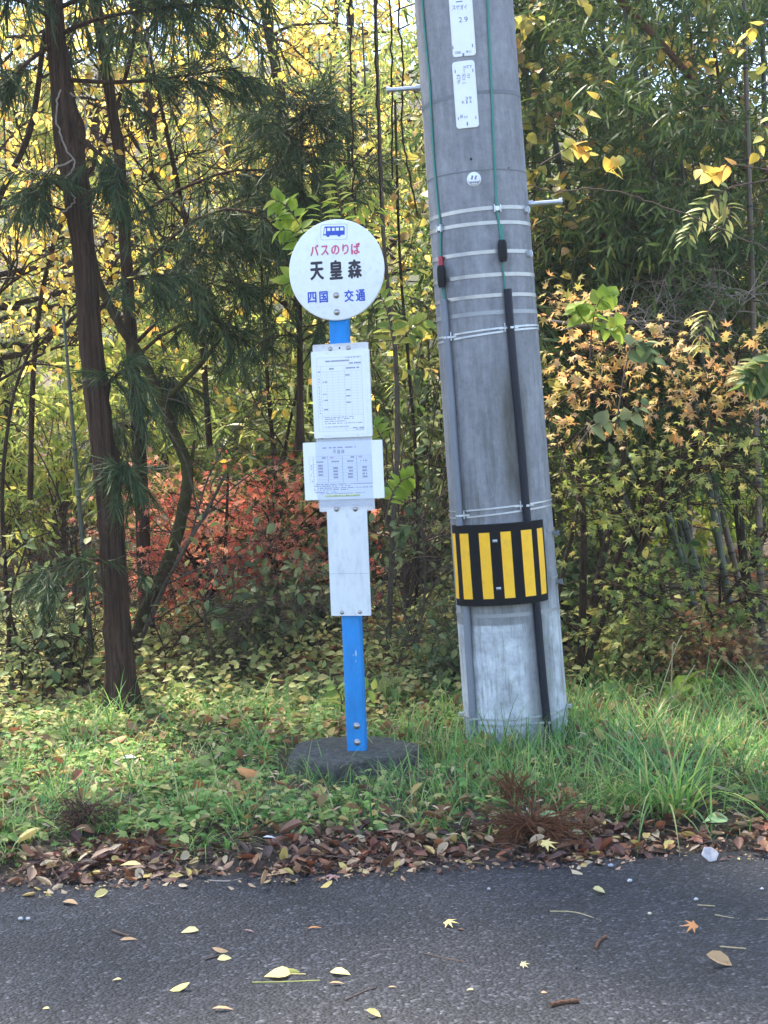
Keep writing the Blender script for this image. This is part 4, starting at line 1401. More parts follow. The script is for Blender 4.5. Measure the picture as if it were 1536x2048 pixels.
bush(1420, 8.0, .34, 1, 'low withered rust brown bush behind the grass at the right', 'floor_litter', MAPLE, (.03, .06), 34, 8, 8)
bush(1250, 8.2, .36, 1, 'low half dry bush right of the pole foot behind the grass', 'cover', OVATE, (.03, .06), 30, 8, 8)
bush(930, 7.9, .4, 1, 'low leafy scrub just behind the left side of the pole foot', 'dull', OVATE, (.03, .06), 26, 7, 7)
bush(1180, 9.4, .8, 1, 'low dark shrub at the foot of the maple', 'mid', OVATE, (.04, .075), 40, 8, 8)
bush(960, 8.6, .7, 1, 'low tangled shrub behind the foot of the concrete pole', 'dull', OVATE, (.035, .06), 30, 7, 7)

# ---- Japanese maples
def tiers(mb_w, mb_l, start, ends, leaf_n, size, droop=.25, flat=.05, m=0, spread=.16):
    """Maple sprays: flat leaf layers along each branch."""
    for (q0, q1) in zip(start, ends):
        B = smooth_path([q0, q0 * .45 + q1 * .55 + np.array([0, 0, .06]), q1], 5)
        mb_w.tube(B, np.linspace(.010, .003, len(B)), 5, False)
        k = 14
        q, t = along(B[None], np.zeros(k, int), rng.uniform(.25, 1, k))
        side = norm(np.cross(t, [[0, 0, 1.]])) * rng.choice([-1, 1], k)[:, None]
        T = walk(q, t * .7 + side * rng.uniform(.4, 1.2, k)[:, None], rng.uniform(.12, .34, k), 4, .12, -.03)
        V, Q = tubes(T, np.full(T.shape[:2], .002), 3); mb_w.add(V, None, Q)
        n = leaf_n
        ti = rng.integers(0, k, n)
        p, d = along(T, ti, rng.uniform(.1, 1, n))
        p = p + rn(n, 1) * np.array([spread * .4, spread * .4, flat])
        leaves(mb_l, MAPLE, p, d * .5 + rn(n, .7) + np.array([0, 0, -droop]), np.array([0, -.3, .75]) + rn(n, .75), rng.uniform(size[0], size[1], n), m)


def maple(label, stems, D, endpts, leafmat, n, size, group='Japanese maples', cat='maple'):
    """stems: px paths; endpts: list of (stem index, start fraction, px, py, depth)."""
    base = P(*stems[0][0], D)
    t = thing('maple_tree', label, cat, base, group=group)
    w_, l_ = MB(), MB()
    paths = []
    for s in stems:
        p = pxpath(s, D, 6); paths.append(p)
        w_.tube(p, np.linspace(.024, .008, len(p)), 7, False)
    st_, en = [], []
    for si, f, x, y_, d in endpts:
        st_.append(along(paths[si][None], np.zeros(1, int), np.array([f]))[0][0]); en.append(np.array(P(x, y_, d)))
    tiers(w_, l_, st_, en, n, size)
    o = np.array(base)
    for b_ in (w_, l_):
        b_.V = [v - o for v in b_.V]
    w_.build('trunk', M['dark_bark'], t)
    l_.build('crown', leafmat, t)
    return t


maple('orange and gold maple right of the pole, in the layer above the striped guard',
      [[(1130, 1440), (1180, 1220), (1240, 960), (1250, 800), (1240, 690)], [(1180, 1220), (1300, 1000), (1400, 880), (1480, 800)]], 8.3,
      [(0, .75, 1100, 740, 7.7), (0, .8, 1090, 830, 7.6), (0, .85, 1150, 700, 7.8), (0, .9, 1220, 690, 7.8), (0, .85, 1300, 720, 7.9), (1, .7, 1340, 770, 7.9), (1, .8, 1400, 760, 7.9), (1, .9, 1500, 770, 7.8), (1, .95, 1560, 800, 7.8),
       (0, .75, 1180, 790, 7.7), (0, .7, 1290, 830, 7.9), (1, .6, 1430, 830, 7.9), (0, .95, 1120, 610, 7.6), (0, .95, 1090, 590, 7.5), (1, .95, 1480, 690, 8.0), (0, .7, 1130, 900, 7.7), (0, .9, 1350, 680, 8)], M['orange'], 46, (.032, .074))
maple('olive gold maple with wide flat sprays at the height of the striped guard',
      [[(1150, 1440), (1200, 1250), (1330, 1020), (1460, 900)], [(1160, 1400), (1165, 1010), (1120, 880)]], 8.0,
      [(0, .55, 1180, 960, 7.5), (0, .6, 1260, 930, 7.5), (0, .65, 1330, 900, 7.6), (0, .7, 1420, 930, 7.6), (0, .8, 1500, 950, 7.6), (0, .9, 1560, 900, 7.6), (0, .55, 1290, 1000, 7.5), (0, .6, 1400, 1010, 7.6), (1, .7, 1130, 1010, 7.5),
       (1, .8, 1120, 950, 7.5), (0, .8, 1480, 870, 7.7), (0, .6, 1190, 1040, 7.5), (0, .9, 1540, 1010, 7.6), (1, .6, 1150, 1090, 7.5), (0, .5, 1380, 960, 7.5)], M['olive'], 33, (.03, .072))
maple('green maple with low spreading sprays in front of the bamboo culms',
      [[(1440, 1430), (1420, 1300), (1450, 1200), (1520, 1120)], [(1430, 1350), (1350, 1230), (1280, 1180)]], 8.2,
      [(1, .5, 1250, 1200, 7.7), (1, .6, 1300, 1150, 7.7), (1, .7, 1210, 1260, 7.7), (0, .5, 1380, 1180, 7.7), (0, .6, 1440, 1150, 7.7), (0, .7, 1500, 1190, 7.7), (0, .8, 1560, 1120, 7.7), (0, .5, 1480, 1250, 7.7), (1, .4, 1330, 1260, 7.7), (0, .6, 1550, 1220, 7.8),
       (1, .9, 1190, 1180, 7.8), (0, .4, 1400, 1290, 7.7), (0, .9, 1540, 1060, 7.8), (1, .8, 1240, 1120, 7.8)], M['green_maple'], 27, (.03, .07))
# low red maples on the slope to the left
def red_maple(px, D, w, h, label, n):
    b = on(px, D)
    t = thing('maple_tree', label, 'maple', b, group='Japanese maples')
    w_, l_ = MB(), MB()
    w_.tube(smooth_path([b, b + [.05, 0, h * .4], b + [0, .05, h * .8]], 5), np.linspace(.03, .012, 11), 7, False)
    st_, en = [], []
    for k in range(n):
        a = rng.uniform(0, 2 * PI); rr_ = rng.uniform(.35, 1) * w
        st_.append(b + np.array([0, 0, h * rng.uniform(.25, .7)]))
        e = b + np.array([math.cos(a) * rr_, math.sin(a) * rr_ * .8, h * rng.uniform(.2, 1)])
        e[2] = max(e[2], float(gz(e[0], e[1])) + .1)
        en.append(e)
    tiers(w_, l_, st_, en, 60, (.035, .075), flat=.12)
    for b_ in (w_, l_):
        b_.V = [v - b for v in b_.V]
    w_.build('trunk', M['dark_bark'], t); l_.build('crown', M['red'], t)


red_maple(545, 9.9, 1.0, 1.05, 'coral red maple spreading low beside the timetable boards', 34)
red_maple(395, 9.9, .7, .95, 'rust red maple between the cedar trunk and the curved trunk', 28)

# ---- bamboo
def bamboo(label, p0, p1, D, r, culm, ext, nb, leafmat, fmin=.35, group='bamboo culms on the right'):
    a, b = np.array(P(*p0, D)), np.array(P(*p1, D))
    a[2] = float(gz(a[0], a[1])) - .05
    top = a + (b - a) * ext
    # the culm arches over a little
    t_ = np.linspace(0, 1, 61)[:, None]
    path = a + (top - a) * t_ + np.array([0, 0, -.25]) * t_ ** 3 * ext * .2
    t = thing('bamboo', label, 'bamboo', a, group=group)
    H = np.linalg.norm(top - a)
    w_ = MB()
    seg = .27
    d = norm(path[-1] - path[0])
    s = 0; pts, rad = [], []
    z = 0.
    while z < H:
        q, _ = along(path[None], np.zeros(3, int), np.clip(np.array([z, z + .012, z + .03]) / H, 0, 1))
        k = 1 - .6 * z / H
        pts += [q[0], q[1], q[2]]; rad += [r * k, r * k * 1.12, r * k]
        z += seg
    w_.tube(np.array(pts) - a, np.array(rad), 10, False)
    rg = w_
    for i in range(1, len(pts), 3):
        tt = norm(pts[i] - pts[i - 1])
        rg.tube(np.array([pts[i] - tt * .006, pts[i] + tt * .006]) - a, rad[i] * 1.02, 10, False, 1)
    if nb:
        g = grow(path, r * .5, r * .2, int(nb * 1.9), (fmin, .99), (.5, 1.1), (-.1, .7), -.10, 7, (.2, .45), 14, shape=.3, rb=.4, tw=.6)
        for V, Q in (tubes(g['B'], g['RB'], 4), tubes(g['T'], g['RT'], 3)):
            w_.add(V - a, None, Q, 2)
        f = foliage(MB(), g, BLADE, (.06, .15), droop=.45, spread=.65, up=.7, nj=.8, jit=.02)
        f.V = [v - a for v in f.V]
        f.build('foliage', leafmat, t)
    w_.build('culm', [M[culm], M['node_ring'], M['twig']], t)
    return t


BL = M['bamboo']
for spec in (
        ('thick dark culm leaning left, nearest behind the green maple', (1332, 1340), (1262, 1050), 9.6, .038, 'culm', 3.6, 26, .36),
        ('dark culm just right of the thickest leaning one', (1412, 1400), (1338, 1040), 9.9, .030, 'culm', 3.6, 24, .36),
        ('greyish culm with clear dark rings rising through the maple', (1440, 1415), (1370, 1050), 9.7, .026, 'culm', 3.6, 24, .36),
        ('brown upright culm behind the maple sprays', (1388, 1290), (1378, 1000), 10.2, .020, 'culm_brown', 3.8, 22, .36),
        ('thin dark culm second from the right edge', (1465, 1400), (1432, 1000), 9.4, .020, 'culm', 3.6, 24, .36),
        ('grey brown upright culm at the right edge', (1528, 1380), (1505, 600), 9.0, .022, 'culm_brown', 2.6, 26, .30),
        ('brown crooked culm between the grey culm and the maple', (1505, 1390), (1440, 1010), 10.3, .024, 'culm_brown', 3.6, 22, .36),
        ('dark culm leaning behind the orange maple top', (1300, 1380), (1180, 640), 10.6, .030, 'culm', 2.8, 28, .34),
        ('slim culm standing close behind the pole', (1140, 1400), (1095, 700), 10.4, .024, 'culm', 2.8, 28, .36),
        ('slim culm half covered by the striped guard side of the pole', (1230, 1400), (1150, 700), 11.2, .026, 'culm', 2.8, 28, .36),
        ('culm deep in the grove with the bushiest dark top', (1380, 1380), (1330, 640), 11.4, .030, 'culm', 2.8, 30, .34),
        ('culm deep in the grove near the right edge', (1560, 1380), (1540, 640), 11.0, .030, 'culm', 2.8, 30, .34),
        ('outermost culm past the right edge', (1680, 1380), (1640, 640), 10.2, .030, 'culm_grey', 2.8, 30, .34),
        ('arching culm whose bright tip hangs right of the number plates', (1480, 1390), (1360, 640), 9.3, .024, 'culm', 2.6, 30, .4),
        ('arching culm right at the back behind the step bolt', (1260, 1380), (1230, 640), 12.2, .030, 'culm', 3.0, 32, .3)):
    lab, p0, p1, D, r, cm, ext, nb, fm = spec
    bamboo(lab, p0, p1, D, r, cm, ext, nb, BL, fm)
bamboo('slender greenish culm left of the big cedar trunk', (190, 1400), (122, 560), 8.6, .017, 'culm', 1.02, 0, BL, group='bamboo culms on the left')
for lab, p0, p1, D, nb in (('light leaved culm behind the curved trunk', (420, 1300), (400, 500), 13, 30), ('light leaved culm far left behind the cedar', (60, 1300), (20, 500), 13.5, 26), ('light leaved culm behind the sign post', (780, 1300), (745, 500), 12.5, 30)):
    bamboo(lab, p0, p1, D, .018, 'culm', 1.8, nb, M['bamboo_light'], .2, group='bamboo culms on the left')

# ---- leaning and bare trunks on the left
def bare(label, paths, D, r, bark, name='bare_tree', cat='tree', nb=0, nl=0, L=(.5, 1.2), leaf=None, group='bare stems among the trees'):
    base = np.array(P(*paths[0][0], D))
    t = thing(name, label, cat, base, group=group)
    w_ = MB(); l_ = MB()
    for i, s in enumerate(paths):
        p = pxpath(s, D, 7)
        rr_ = np.linspace(r if i == 0 else r * .45, r * (.55 if i == 0 else .15), len(p))
        rr_ = rr_ * (1 + .07 * np.sin(np.arange(len(p)) * 1.9))
        w_.tube(p, rr_, 10 if r > .02 else 6, True)
        if nb:
            g = grow(p, r * .8, r * .3, nb, (.2, 1), L, (-.3, 1.1), -.02, 5, (.15, .5), max(nl, 1), wob=.28, tw=.9)
            wood(w_, g, trunk=False, bs=4)
            if nl:
                foliage(l_, g, OVATE, (.05, .08), droop=.6)
    w_.V = [v - base for v in w_.V]
    w_.build('trunk', bark, t)
    if nl and leaf is not None:
        l_.V = [v - base for v in l_.V]
        l_.build('crown', leaf, t)
    return t


bare('dark mossy trunk that bends to the right behind the big cedar', [[(250, 1370), (285, 1235), (338, 1120), (368, 1010), (374, 935), (345, 860), (318, 790), (285, 720), (235, 640), (190, 540), (170, 380)], [(374, 940), (384, 915), (389, 880)], [(330, 800), (400, 730), (450, 660), (465, 620)]], 9.1, .043, M['moss_bark'], nb=0)
bare('spreading bare shrub with grey stems low in front of the red maple', [[(262, 1340), (290, 1260), (330, 1170), (380, 1080), (420, 1010), (450, 950)], [(300, 1250), (360, 1110), (440, 1000), (520, 940), (610, 915)], [(380, 1080), (415, 960), (470, 860), (530, 790)], [(330, 1170), (420, 1130), (560, 1090)], [(400, 1040), (370, 920), (330, 840), (345, 760)], [(300, 1250), (360, 1210), (430, 1190), (500, 1120)]], 8.9, .016, M['grey_bark'], nb=5, L=(.25, .6))
bare('thin dead snag standing left of the timetable boards', [[(448, 1150), (452, 1060), (455, 990), (456, 945)]], 9.4, .013, M['dark_bark'])
bare('thin dark sapling trunk left of the upper timetable', [[(556, 1010), (545, 880), (535, 760), (528, 640), (520, 480)]], 10.2, .018, M['dark_bark'], nb=8, L=(.3, .8))
bare('grey brown trunk right behind the blue post', [[(772, 1420), (778, 1250), (786, 1060), (795, 880), (790, 700), (770, 520), (760, 300), (750, 0)]], 8.7, .020, M['grey_bark'], nb=10, L=(.3, .8))
bare('dark thin trunk between the sign and the concrete pole', [[(840, 1420), (832, 1250), (836, 1000), (820, 760), (800, 520), (790, 200)]], 9.3, .015, M['dark_bark'], nb=8, L=(.3, .8))
bare('tangle of bare twigs high left of the round sign', [[(420, 900), (400, 640), (370, 440), (330, 250), (290, 60)], [(400, 640), (470, 420), (520, 240), (560, 80)], [(370, 440), (280, 330), (210, 260)], [(400, 640), (330, 480), (250, 420)]], 10.6, .022, M['dark_bark'], nb=26, L=(.5, 1.4))
bare('bare grey brown bush at the left edge', [[(15, 1400), (18, 1250), (8, 1100), (5, 960), (25, 800), (60, 700)], [(8, 1120), (60, 1080), (120, 1060), (160, 1055)], [(80, 1420), (95, 1280), (60, 1130), (20, 1000)], [(100, 1420), (140, 1290), (150, 1150), (120, 1000), (60, 880), (0, 850)], [(20, 980), (-40, 880), (-90, 800)]], 8.7, .016, M['dark_bark'], nb=7, L=(.3, .8))
bare('leafless dark tree reaching over from the left edge', [[(-120, 1300), (-100, 900), (-60, 640), (-10, 420), (60, 260), (90, 60)], [(-60, 640), (30, 560), (110, 520)], [(-90, 800), (0, 760), (100, 700), (160, 690)], [(-10, 420), (60, 400), (130, 420), (220, 430)]], 9.8, .03, M['dark_bark'], nb=14, L=(.5, 1.2), nl=2, leaf=M['yellow'])
bare('reddish dead trunk slanting down through the bamboo tops', [[(1150, -120), (1240, 0), (1330, 95), (1420, 200), (1500, 300), (1580, 400)]], 9.3, .024, M['brown_bark'], name='dead_tree', cat='dead trunk')
bare('short reddish slanting stem right of the lower steel bands', [[(1205, 470), (1240, 510), (1275, 560), (1310, 620)]], 9.2, .018, M['brown_bark'], name='dead_tree', cat='dead trunk')
bare('dark forked sapling right beside the pole', [[(1085, 1430), (1105, 1250), (1130, 1130), (1150, 1040), (1160, 985), (1130, 900), (1110, 860)], [(1160, 990), (1180, 960), (1195, 930)]], 7.9, .014, M['dark_bark'])
bare('dry brush pile of fallen stems behind the orange maple', [[(1090, 640), (1200, 652), (1320, 640), (1420, 655)], [(1120, 660), (1250, 640), (1390, 668)], [(1180, 620), (1290, 650), (1400, 640)], [(1330, 560), (1350, 640), (1300, 700)], [(1540, 560), (1460, 610), (1380, 700)], [(1536, 520), (1490, 600), (1440, 680)]], 8.8, .008, M['vine'], name='dead_brush', cat='dead branches', nb=6, L=(.2, .6))
bare('grey tangle of thin stems between the blue post and the concrete pole', [[(830, 1440), (835, 1300), (850, 1180), (845, 1040)], [(835, 1300), (800, 1200), (790, 1100), (810, 980)], [(800, 1440), (795, 1330), (765, 1230), (770, 1120)], [(870, 1440), (862, 1320), (880, 1200), (860, 1080)], [(795, 1330), (830, 1230), (870, 1160)]], 8.4, .010, M['grey_bark'], nb=9, L=(.2, .6))
bare('twiggy dark bush behind the big cedar foot', [[(120, 1440), (140, 1320), (170, 1220), (150, 1080)], [(140, 1320), (100, 1230), (60, 1180)], [(320, 1420), (330, 1310), (300, 1220), (310, 1130)], [(170, 1220), (260, 1180), (330, 1140)], [(330, 1310), (390, 1250), (470, 1220)]], 8.5, .012, M['dark_bark'], nb=7, L=(.2, .6))
bare('bare bush of fine brown twigs high behind the upper timetable', [[(560, 1100), (570, 900), (600, 740), (590, 560), (620, 400)], [(570, 900), (500, 780), (470, 640), (480, 500)], [(600, 740), (660, 620), (700, 480)], [(500, 780), (440, 720), (400, 620)]], 10.0, .013, M['dark_bark'], nb=12, L=(.4, 1.0), nl=1, leaf=M['yellow'])
bare('dark twiggy tree behind the big cedar, high at the left', [[(60, 1000), (70, 700), (110, 480), (200, 300), (260, 120), (280, -60)], [(110, 480), (60, 330), (20, 180), (30, 40)], [(200, 300), (300, 240), (400, 120), (470, 60)], [(110, 480), (220, 440), (330, 330), (420, 300)], [(70, 700), (160, 600), (240, 560)]], 10.2, .02, M['dark_bark'], nb=18, L=(.5, 1.3), nl=1, leaf=M['yellow'])
bare('bare brown bush of fine twigs just behind the verge between the cedar and the sign', [[(420, 1430), (430, 1330), (410, 1230), (440, 1130)], [(430, 1330), (480, 1250), (540, 1190)], [(520, 1430), (515, 1330), (560, 1240), (550, 1120)], [(620, 1430), (615, 1330), (590, 1230), (620, 1120)], [(515, 1330), (460, 1240), (430, 1200)]], 8.6, .009, M['twig'], nb=11, L=(.2, .6), nl=1, leaf=M['dull'])
bare('dark twiggy bush at the left edge behind the verge', [[(30, 1430), (45, 1320), (20, 1210), (50, 1100)], [(45, 1320), (100, 1250), (130, 1160)], [(170, 1440), (165, 1340), (190, 1240), (170, 1140)], [(80, 1430), (85, 1340), (60, 1260)]], 8.3, .010, M['dark_bark'], nb=11, L=(.2, .6), nl=1, leaf=M['dull'])
bare('brown twiggy bush behind the grass right of the pole', [[(1170, 1430), (1180, 1330), (1160, 1230)], [(1300, 1430), (1290, 1330), (1320, 1240), (1310, 1150)], [(1290, 1330), (1240, 1250), (1230, 1180)], [(1450, 1430), (1440, 1330), (1470, 1260)]], 8.4, .010, M['twig'], nb=9, L=(.2, .55), nl=1, leaf=M['olive'])
bare('broken pale bamboo cane lying low by the right edge', [[(1400, 1356), (1470, 1350), (1560, 1352)]], 8.4, .014, plain('dry_cane', (.30, .22, .13), .6, var=.3, vscale=20), name='bamboo_cane', cat='dead bamboo')

# vines
def vine(label, paths, D, r, mat, group='hanging vines'):
    base = np.array(P(*paths[0][0], D))
    t = thing('vine', label, 'vine', base, group=group)
    w_ = MB()
    for s in paths:
        p = pxpath(s, D, 7) + rn(len(s) * 7 - 6, .004)
        MB().tube(p - base, r, 6, False).build('stem', mat, t)
    return t


vine('pale twisting vine wound round the big cedar trunk', [[(120, 180), (112, 230), (128, 290), (150, 330), (128, 365), (150, 400), (120, 430), (100, 470)], [(145, 320), (80, 345), (30, 330)], [(140, 185), (165, 210), (175, 260)], [(225, 0), (290, 60), (300, 130)]], 7.75, .0045, M['vine'])
vine('straight dark vines hanging between the sign and the pole', [[(752, -80), (752, 100), (755, 250), (760, 420)], [(778, -80), (782, 60), (783, 200), (786, 360)], [(800, -60), (797, 40), (806, 120), (803, 240), (815, 330), (835, 430)], [(700, -40), (702, 180), (706, 330), (710, 430)]], 8.0, .0055, M['dark_bark'])
vine('thin stem arching right from beside the pole step bolt', [[(1040, 370), (1120, 382), (1200, 378), (1290, 400), (1400, 440), (1536, 500)]], 7.6, .0035, M['twig'])

# sprigs with named positions
def sprig(label, stems, D, tpl, size, mat, step, name='sapling', cat='sapling', group='young plants near the sign', droop=.2, pair=True):
    base = np.array(P(*stems[0][0], D))
    t = thing(name, label, cat, base, group=group)
    w_, l_ = MB(), MB()
    for s in stems:
        p = pxpath(s, D, 8)
        MB().tube(p - base, np.linspace(.004, .0015, len(p)), 5, False).build('stem', M['twig'], t)
        n = int(len(p) * step)
        f = np.linspace(.3, 1, n)
        q, d = along(p[None], np.zeros(n, int), f)
        sd = norm(np.cross(d, np.array([[0, -1., .2]])))
        sg = np.where(np.arange(n) % 2 == 0, 1, -1)[:, None] if pair else rng.choice([-1, 1], n)[:, None]
        leaves(l_, tpl, q - base, d * .55 + sd * sg + rn(n, .18) + np.array([0, 0, -droop]), np.array([0, -.5, .9]) + rn(n, .3), rng.uniform(size[0], size[1], n) * np.linspace(1, .75, n))
    l_.build('leaves', mat, t)
    return t


sprig('bright lime sapling tip sticking up above the round sign', [[(690, 640), (688, 520), (682, 420), (668, 338)], [(690, 560), (720, 470), (760, 410)], [(690, 600), (650, 480), (640, 400)]], 7.6, LANCE, (.07, .11), M['lime'], 1.2)
sprig('pale green leafy twig left of the round sign', [[(640, 640), (620, 500), (580, 420), (550, 400)], [(625, 560), (590, 470), (560, 460)], [(630, 600), (600, 560), (570, 570)]], 7.7, OVATE, (.08, .12), M['lime'], 1.0)
sprig('pale green leafy twig under the right edge of the sign disc', [[(790, 760), (785, 680), (770, 610), (745, 570)], [(785, 700), (820, 660), (850, 640)]], 7.8, OVATE, (.07, .10), M['light'], .9)
sprig('green twig by the lower timetable edge', [[(770, 1050), (780, 1000), (800, 965), (820, 955)], [(775, 900), (760, 870), (750, 850)]], 7.2, OVATE, (.06, .09), M['lime'], .8)
sprig('creeper of big lime leaves beside the lower conduit bands', [[(1180, 720), (1185, 650), (1200, 600), (1230, 590)], [(1185, 660), (1160, 630), (1150, 610)], [(1190, 650), (1220, 660), (1240, 650)]], 7.3, HEART, (.06, .10), M['lime'], .5, 'creeper', 'creeper', 'big leaved creepers')
sprig('creeper of dull green blotched leaves over the orange maple', [[(1150, 900), (1190, 850), (1250, 840), (1290, 810)], [(1230, 860), (1260, 700), (1290, 690), (1310, 720)]], 7.3, HEART, (.06, .095), M['dull'], .4, 'creeper', 'creeper', 'big leaved creepers')
sprig('creeper of large yellow leaves right of the number plates', [[(1080, 330), (1130, 300), (1150, 290), (1180, 310)], [(1150, 260), (1170, 240), (1230, 130)], [(1210, 350), (1220, 340), (1240, 330)]], 7.6, HEART, (.055, .085), M['yellow'], .4, 'creeper', 'creeper', 'big leaved creepers')
sprig('creeper of yellow leaves hanging at the upper right edge', [[(1560, 200), (1530, 260), (1515, 310)], [(1540, 340), (1460, 330), (1430, 350), (1400, 340)], [(1560, 40), (1500, 60), (1490, 100)]], 7.6, HEART, (.055, .08), M['yellow'], .35, 'creeper', 'creeper', 'big leaved creepers')
sprig('tired pinnate sumac twig with tan green leaflets at the right', [[(1536, 360), (1450, 380), (1400, 430), (1370, 480)], [(1430, 390), (1460, 420), (1440, 470)], [(1430, 600), (1410, 640), (1400, 700)], [(1560, 700), (1500, 740), (1480, 760)]], 7.8, LANCE, (.08, .12), M['cover'], 1.0, 'sapling', 'sapling')
sprig('fresh green leaves poking in low at the right edge', [[(1600, 780), (1540, 760), (1500, 760)], [(1590, 720), (1530, 730), (1490, 780)]], 7.4, OVATE, (.09, .13), M['mid'], .9, 'creeper', 'creeper', 'big leaved creepers')
sprig('big green leaf plant low behind the long dry stalks', [[(1370, 1450), (1365, 1400), (1355, 1375)], [(1370, 1440), (1385, 1390), (1375, 1360)]], 7.6, HEART, (.12, .16), M['lime'], .35, 'wild_plant', 'plant', 'young plants near the sign')
sprig('small broad leaf seedling right of the pole foot', [[(1200, 1450), (1205, 1410), (1190, 1390)], [(1200, 1440), (1215, 1400), (1225, 1390)]], 7.6, OVATE, (.09, .12), M['weed'], .6, 'wild_plant', 'plant', 'young plants near the sign')
sprig('pale leaf seedling left of the blue post', [[(680, 1450), (683, 1400), (672, 1375)], [(683, 1410), (700, 1385), (745, 1380)]], 7.4, OVATE, (.07, .10), M['light'], .5, 'wild_plant', 'plant', 'young plants near the sign')

# ------------------------------------------------------------------ ground layer
def blades(mb, pos, L, w, lean, curl, az=None, m=0, K=4):
    n = len(pos)
    az = rng.uniform(0, 2 * PI, n) if az is None else az
    h = np.stack([np.cos(az), np.sin(az), np.zeros(n)], -1)
    s = np.stack([-np.sin(az), np.cos(az), np.zeros(n)], -1)
    p = pos.copy(); V = []
    for k in range(K + 1):
        wd = w * (1 - (k / K) ** 1.6) * (.7 if k == 0 else 1)
        if k == K:
            V += [p]
        else:
            V += [p - s * wd[:, None] / 2, p + s * wd[:, None] / 2]
        th = lean + curl * (k + .5) / K
        p = p + (np.cos(th)[:, None] * np.array([0, 0, 1.]) + np.sin(th)[:, None] * h) * (L / K)[:, None]
    V = np.stack(V, 1)
    q0 = np.array([(2 * k, 2 * k + 1, 2 * k + 3, 2 * k + 2) for k in range(K - 1)]); t0 = np.array([(2 * K - 2, 2 * K - 1, 2 * K)])
    off = (np.arange(n) * (2 * K + 1))[:, None, None]
    mb.add(V.reshape(-1, 3), (t0[None] + off).reshape(-1, 3), (q0[None] + off).reshape(-1, 4), m)


def scatter(n, x, y, dens=None):
    X_, Y_ = rng.uniform(*x, n), rng.uniform(*y, n)
    if dens is not None:
        k = rng.random(n) < dens(X_, Y_)
        X_, Y_ = X_[k], Y_[k]
    # nothing grows through the pole or the footing slab
    k = ((X_ - PB.x) ** 2 + (Y_ - PB.y) ** 2 > .235 ** 2) & ((X_ - sign.location.x) ** 2 + (Y_ - sign.location.y + .03) ** 2 > .385 ** 2)
    X_, Y_ = X_[k], Y_[k]
    return np.stack([X_, Y_, gz(X_, Y_)], -1)


def patch(x, y, s=2.1, o=0.):
    return .5 + .25 * (np.sin(x * s + o) * np.cos(y * s * 1.3 - o) + np.sin(x * s * 2.3 + y * s * 1.9 + o * 2)) + .0


gm = MB()
# short turf everywhere on the verge, long on the right
right = lambda x, y: np.clip((x + .45) / .7, 0, 1)
p = scatter(36000, (-3.2, 3.4), (5.32, 8.4), lambda x, y: (.14 + .60 * patch(x, y)) * (.62 + .38 * right(x, y)) * np.clip((y - 5.40 - .15 * patch(x, y, 3.1, 5)) / .25, .03, 1) * np.where(y > 7.3, .22, 1))
n = len(p)
blades(gm, p, rng.uniform(.07, .22, n) * (.65 + .6 * right(p[:, 0], p[:, 1])), rng.uniform(.004, .009, n), rng.uniform(0, .6, n), rng.uniform(.2, 1.5, n))
# clumps
ccx = scatter(520, (-3.2, 3.4), (5.6, 8.0), lambda x, y: .45 + .55 * right(x, y))
for c in ccx:
    k = rng.integers(10, 34)
    q = c + rn(k, 1) * np.array([.035, .035, 0]); q[:, 2] = gz(q[:, 0], q[:, 1])
    sz = rng.uniform(.14, .36)
    blades(gm, q, rng.uniform(.5, 1.1, k) * sz, rng.uniform(.004, .008, k), rng.uniform(.05, .9, k), rng.uniform(.4, 1.9, k))
kind(tag(gm.build('grass', M['grass']), 'green grass covering the verge, longer around the pole', 'grass'), 'stuff')


def tuft(px, py, L, n, label, az=None, spread=.05, w=(.004, .008)):
    c = np.array(G(px, py)); c[2] = float(gz(c[0], c[1]))
    q = rn(n, 1) * np.array([spread, spread, 0])
    a = np.arctan2(q[:, 1], q[:, 0]) + rng.normal(0, .7, n)
    mb_ = MB()
    blades(mb_, q, rng.uniform(.55, 1.1, n) * L, rng.uniform(w[0], w[1], n), rng.uniform(.1, 1.0, n), rng.uniform(.5, 2.2, n), a, K=7)
    o = mb_.build('grass_tuft', M['grass'])
    o.location = c
    return tag(o, label, 'grass tuft', 'big grass tufts')


tuft(1345, 1625, .60, 150, 'biggest grass tuft, arching over the leaf litter at the right', w=(.006, .011))
tuft(1060, 1590, .26, 60, 'grass tuft behind the brown frond clump')
tuft(900, 1600, .24, 60, 'grass tuft in front of the concrete pole, left side')
tuft(1480, 1560, .34, 70, 'grass tuft at the right edge of the verge')
tuft(60, 1680, .22, 50, 'grass tuft at the road edge in the left corner')
tuft(225, 1655, .22, 50, 'grass tuft beside the dark twig clump on the left')
tuft(790, 1530, .32, 34, 'grass tuft leaning over the right of the footing slab', spread=.03)
tuft(650, 1560, .22, 40, 'grass tuft in front of the footing slab')
tuft(235, 1440, .40, 40, 'tall grass tuft at the foot of the big cedar')
tuft(1250, 1560, .32, 80, 'grass tuft left of the biggest one')
tuft(470, 1440, .26, 50, 'grass tuft on the far side of the verge left of the slab')
tuft(1530, 1420, .55, 30, 'tall arching grass at the right edge behind the verge', w=(.006, .010))
k_ = 0
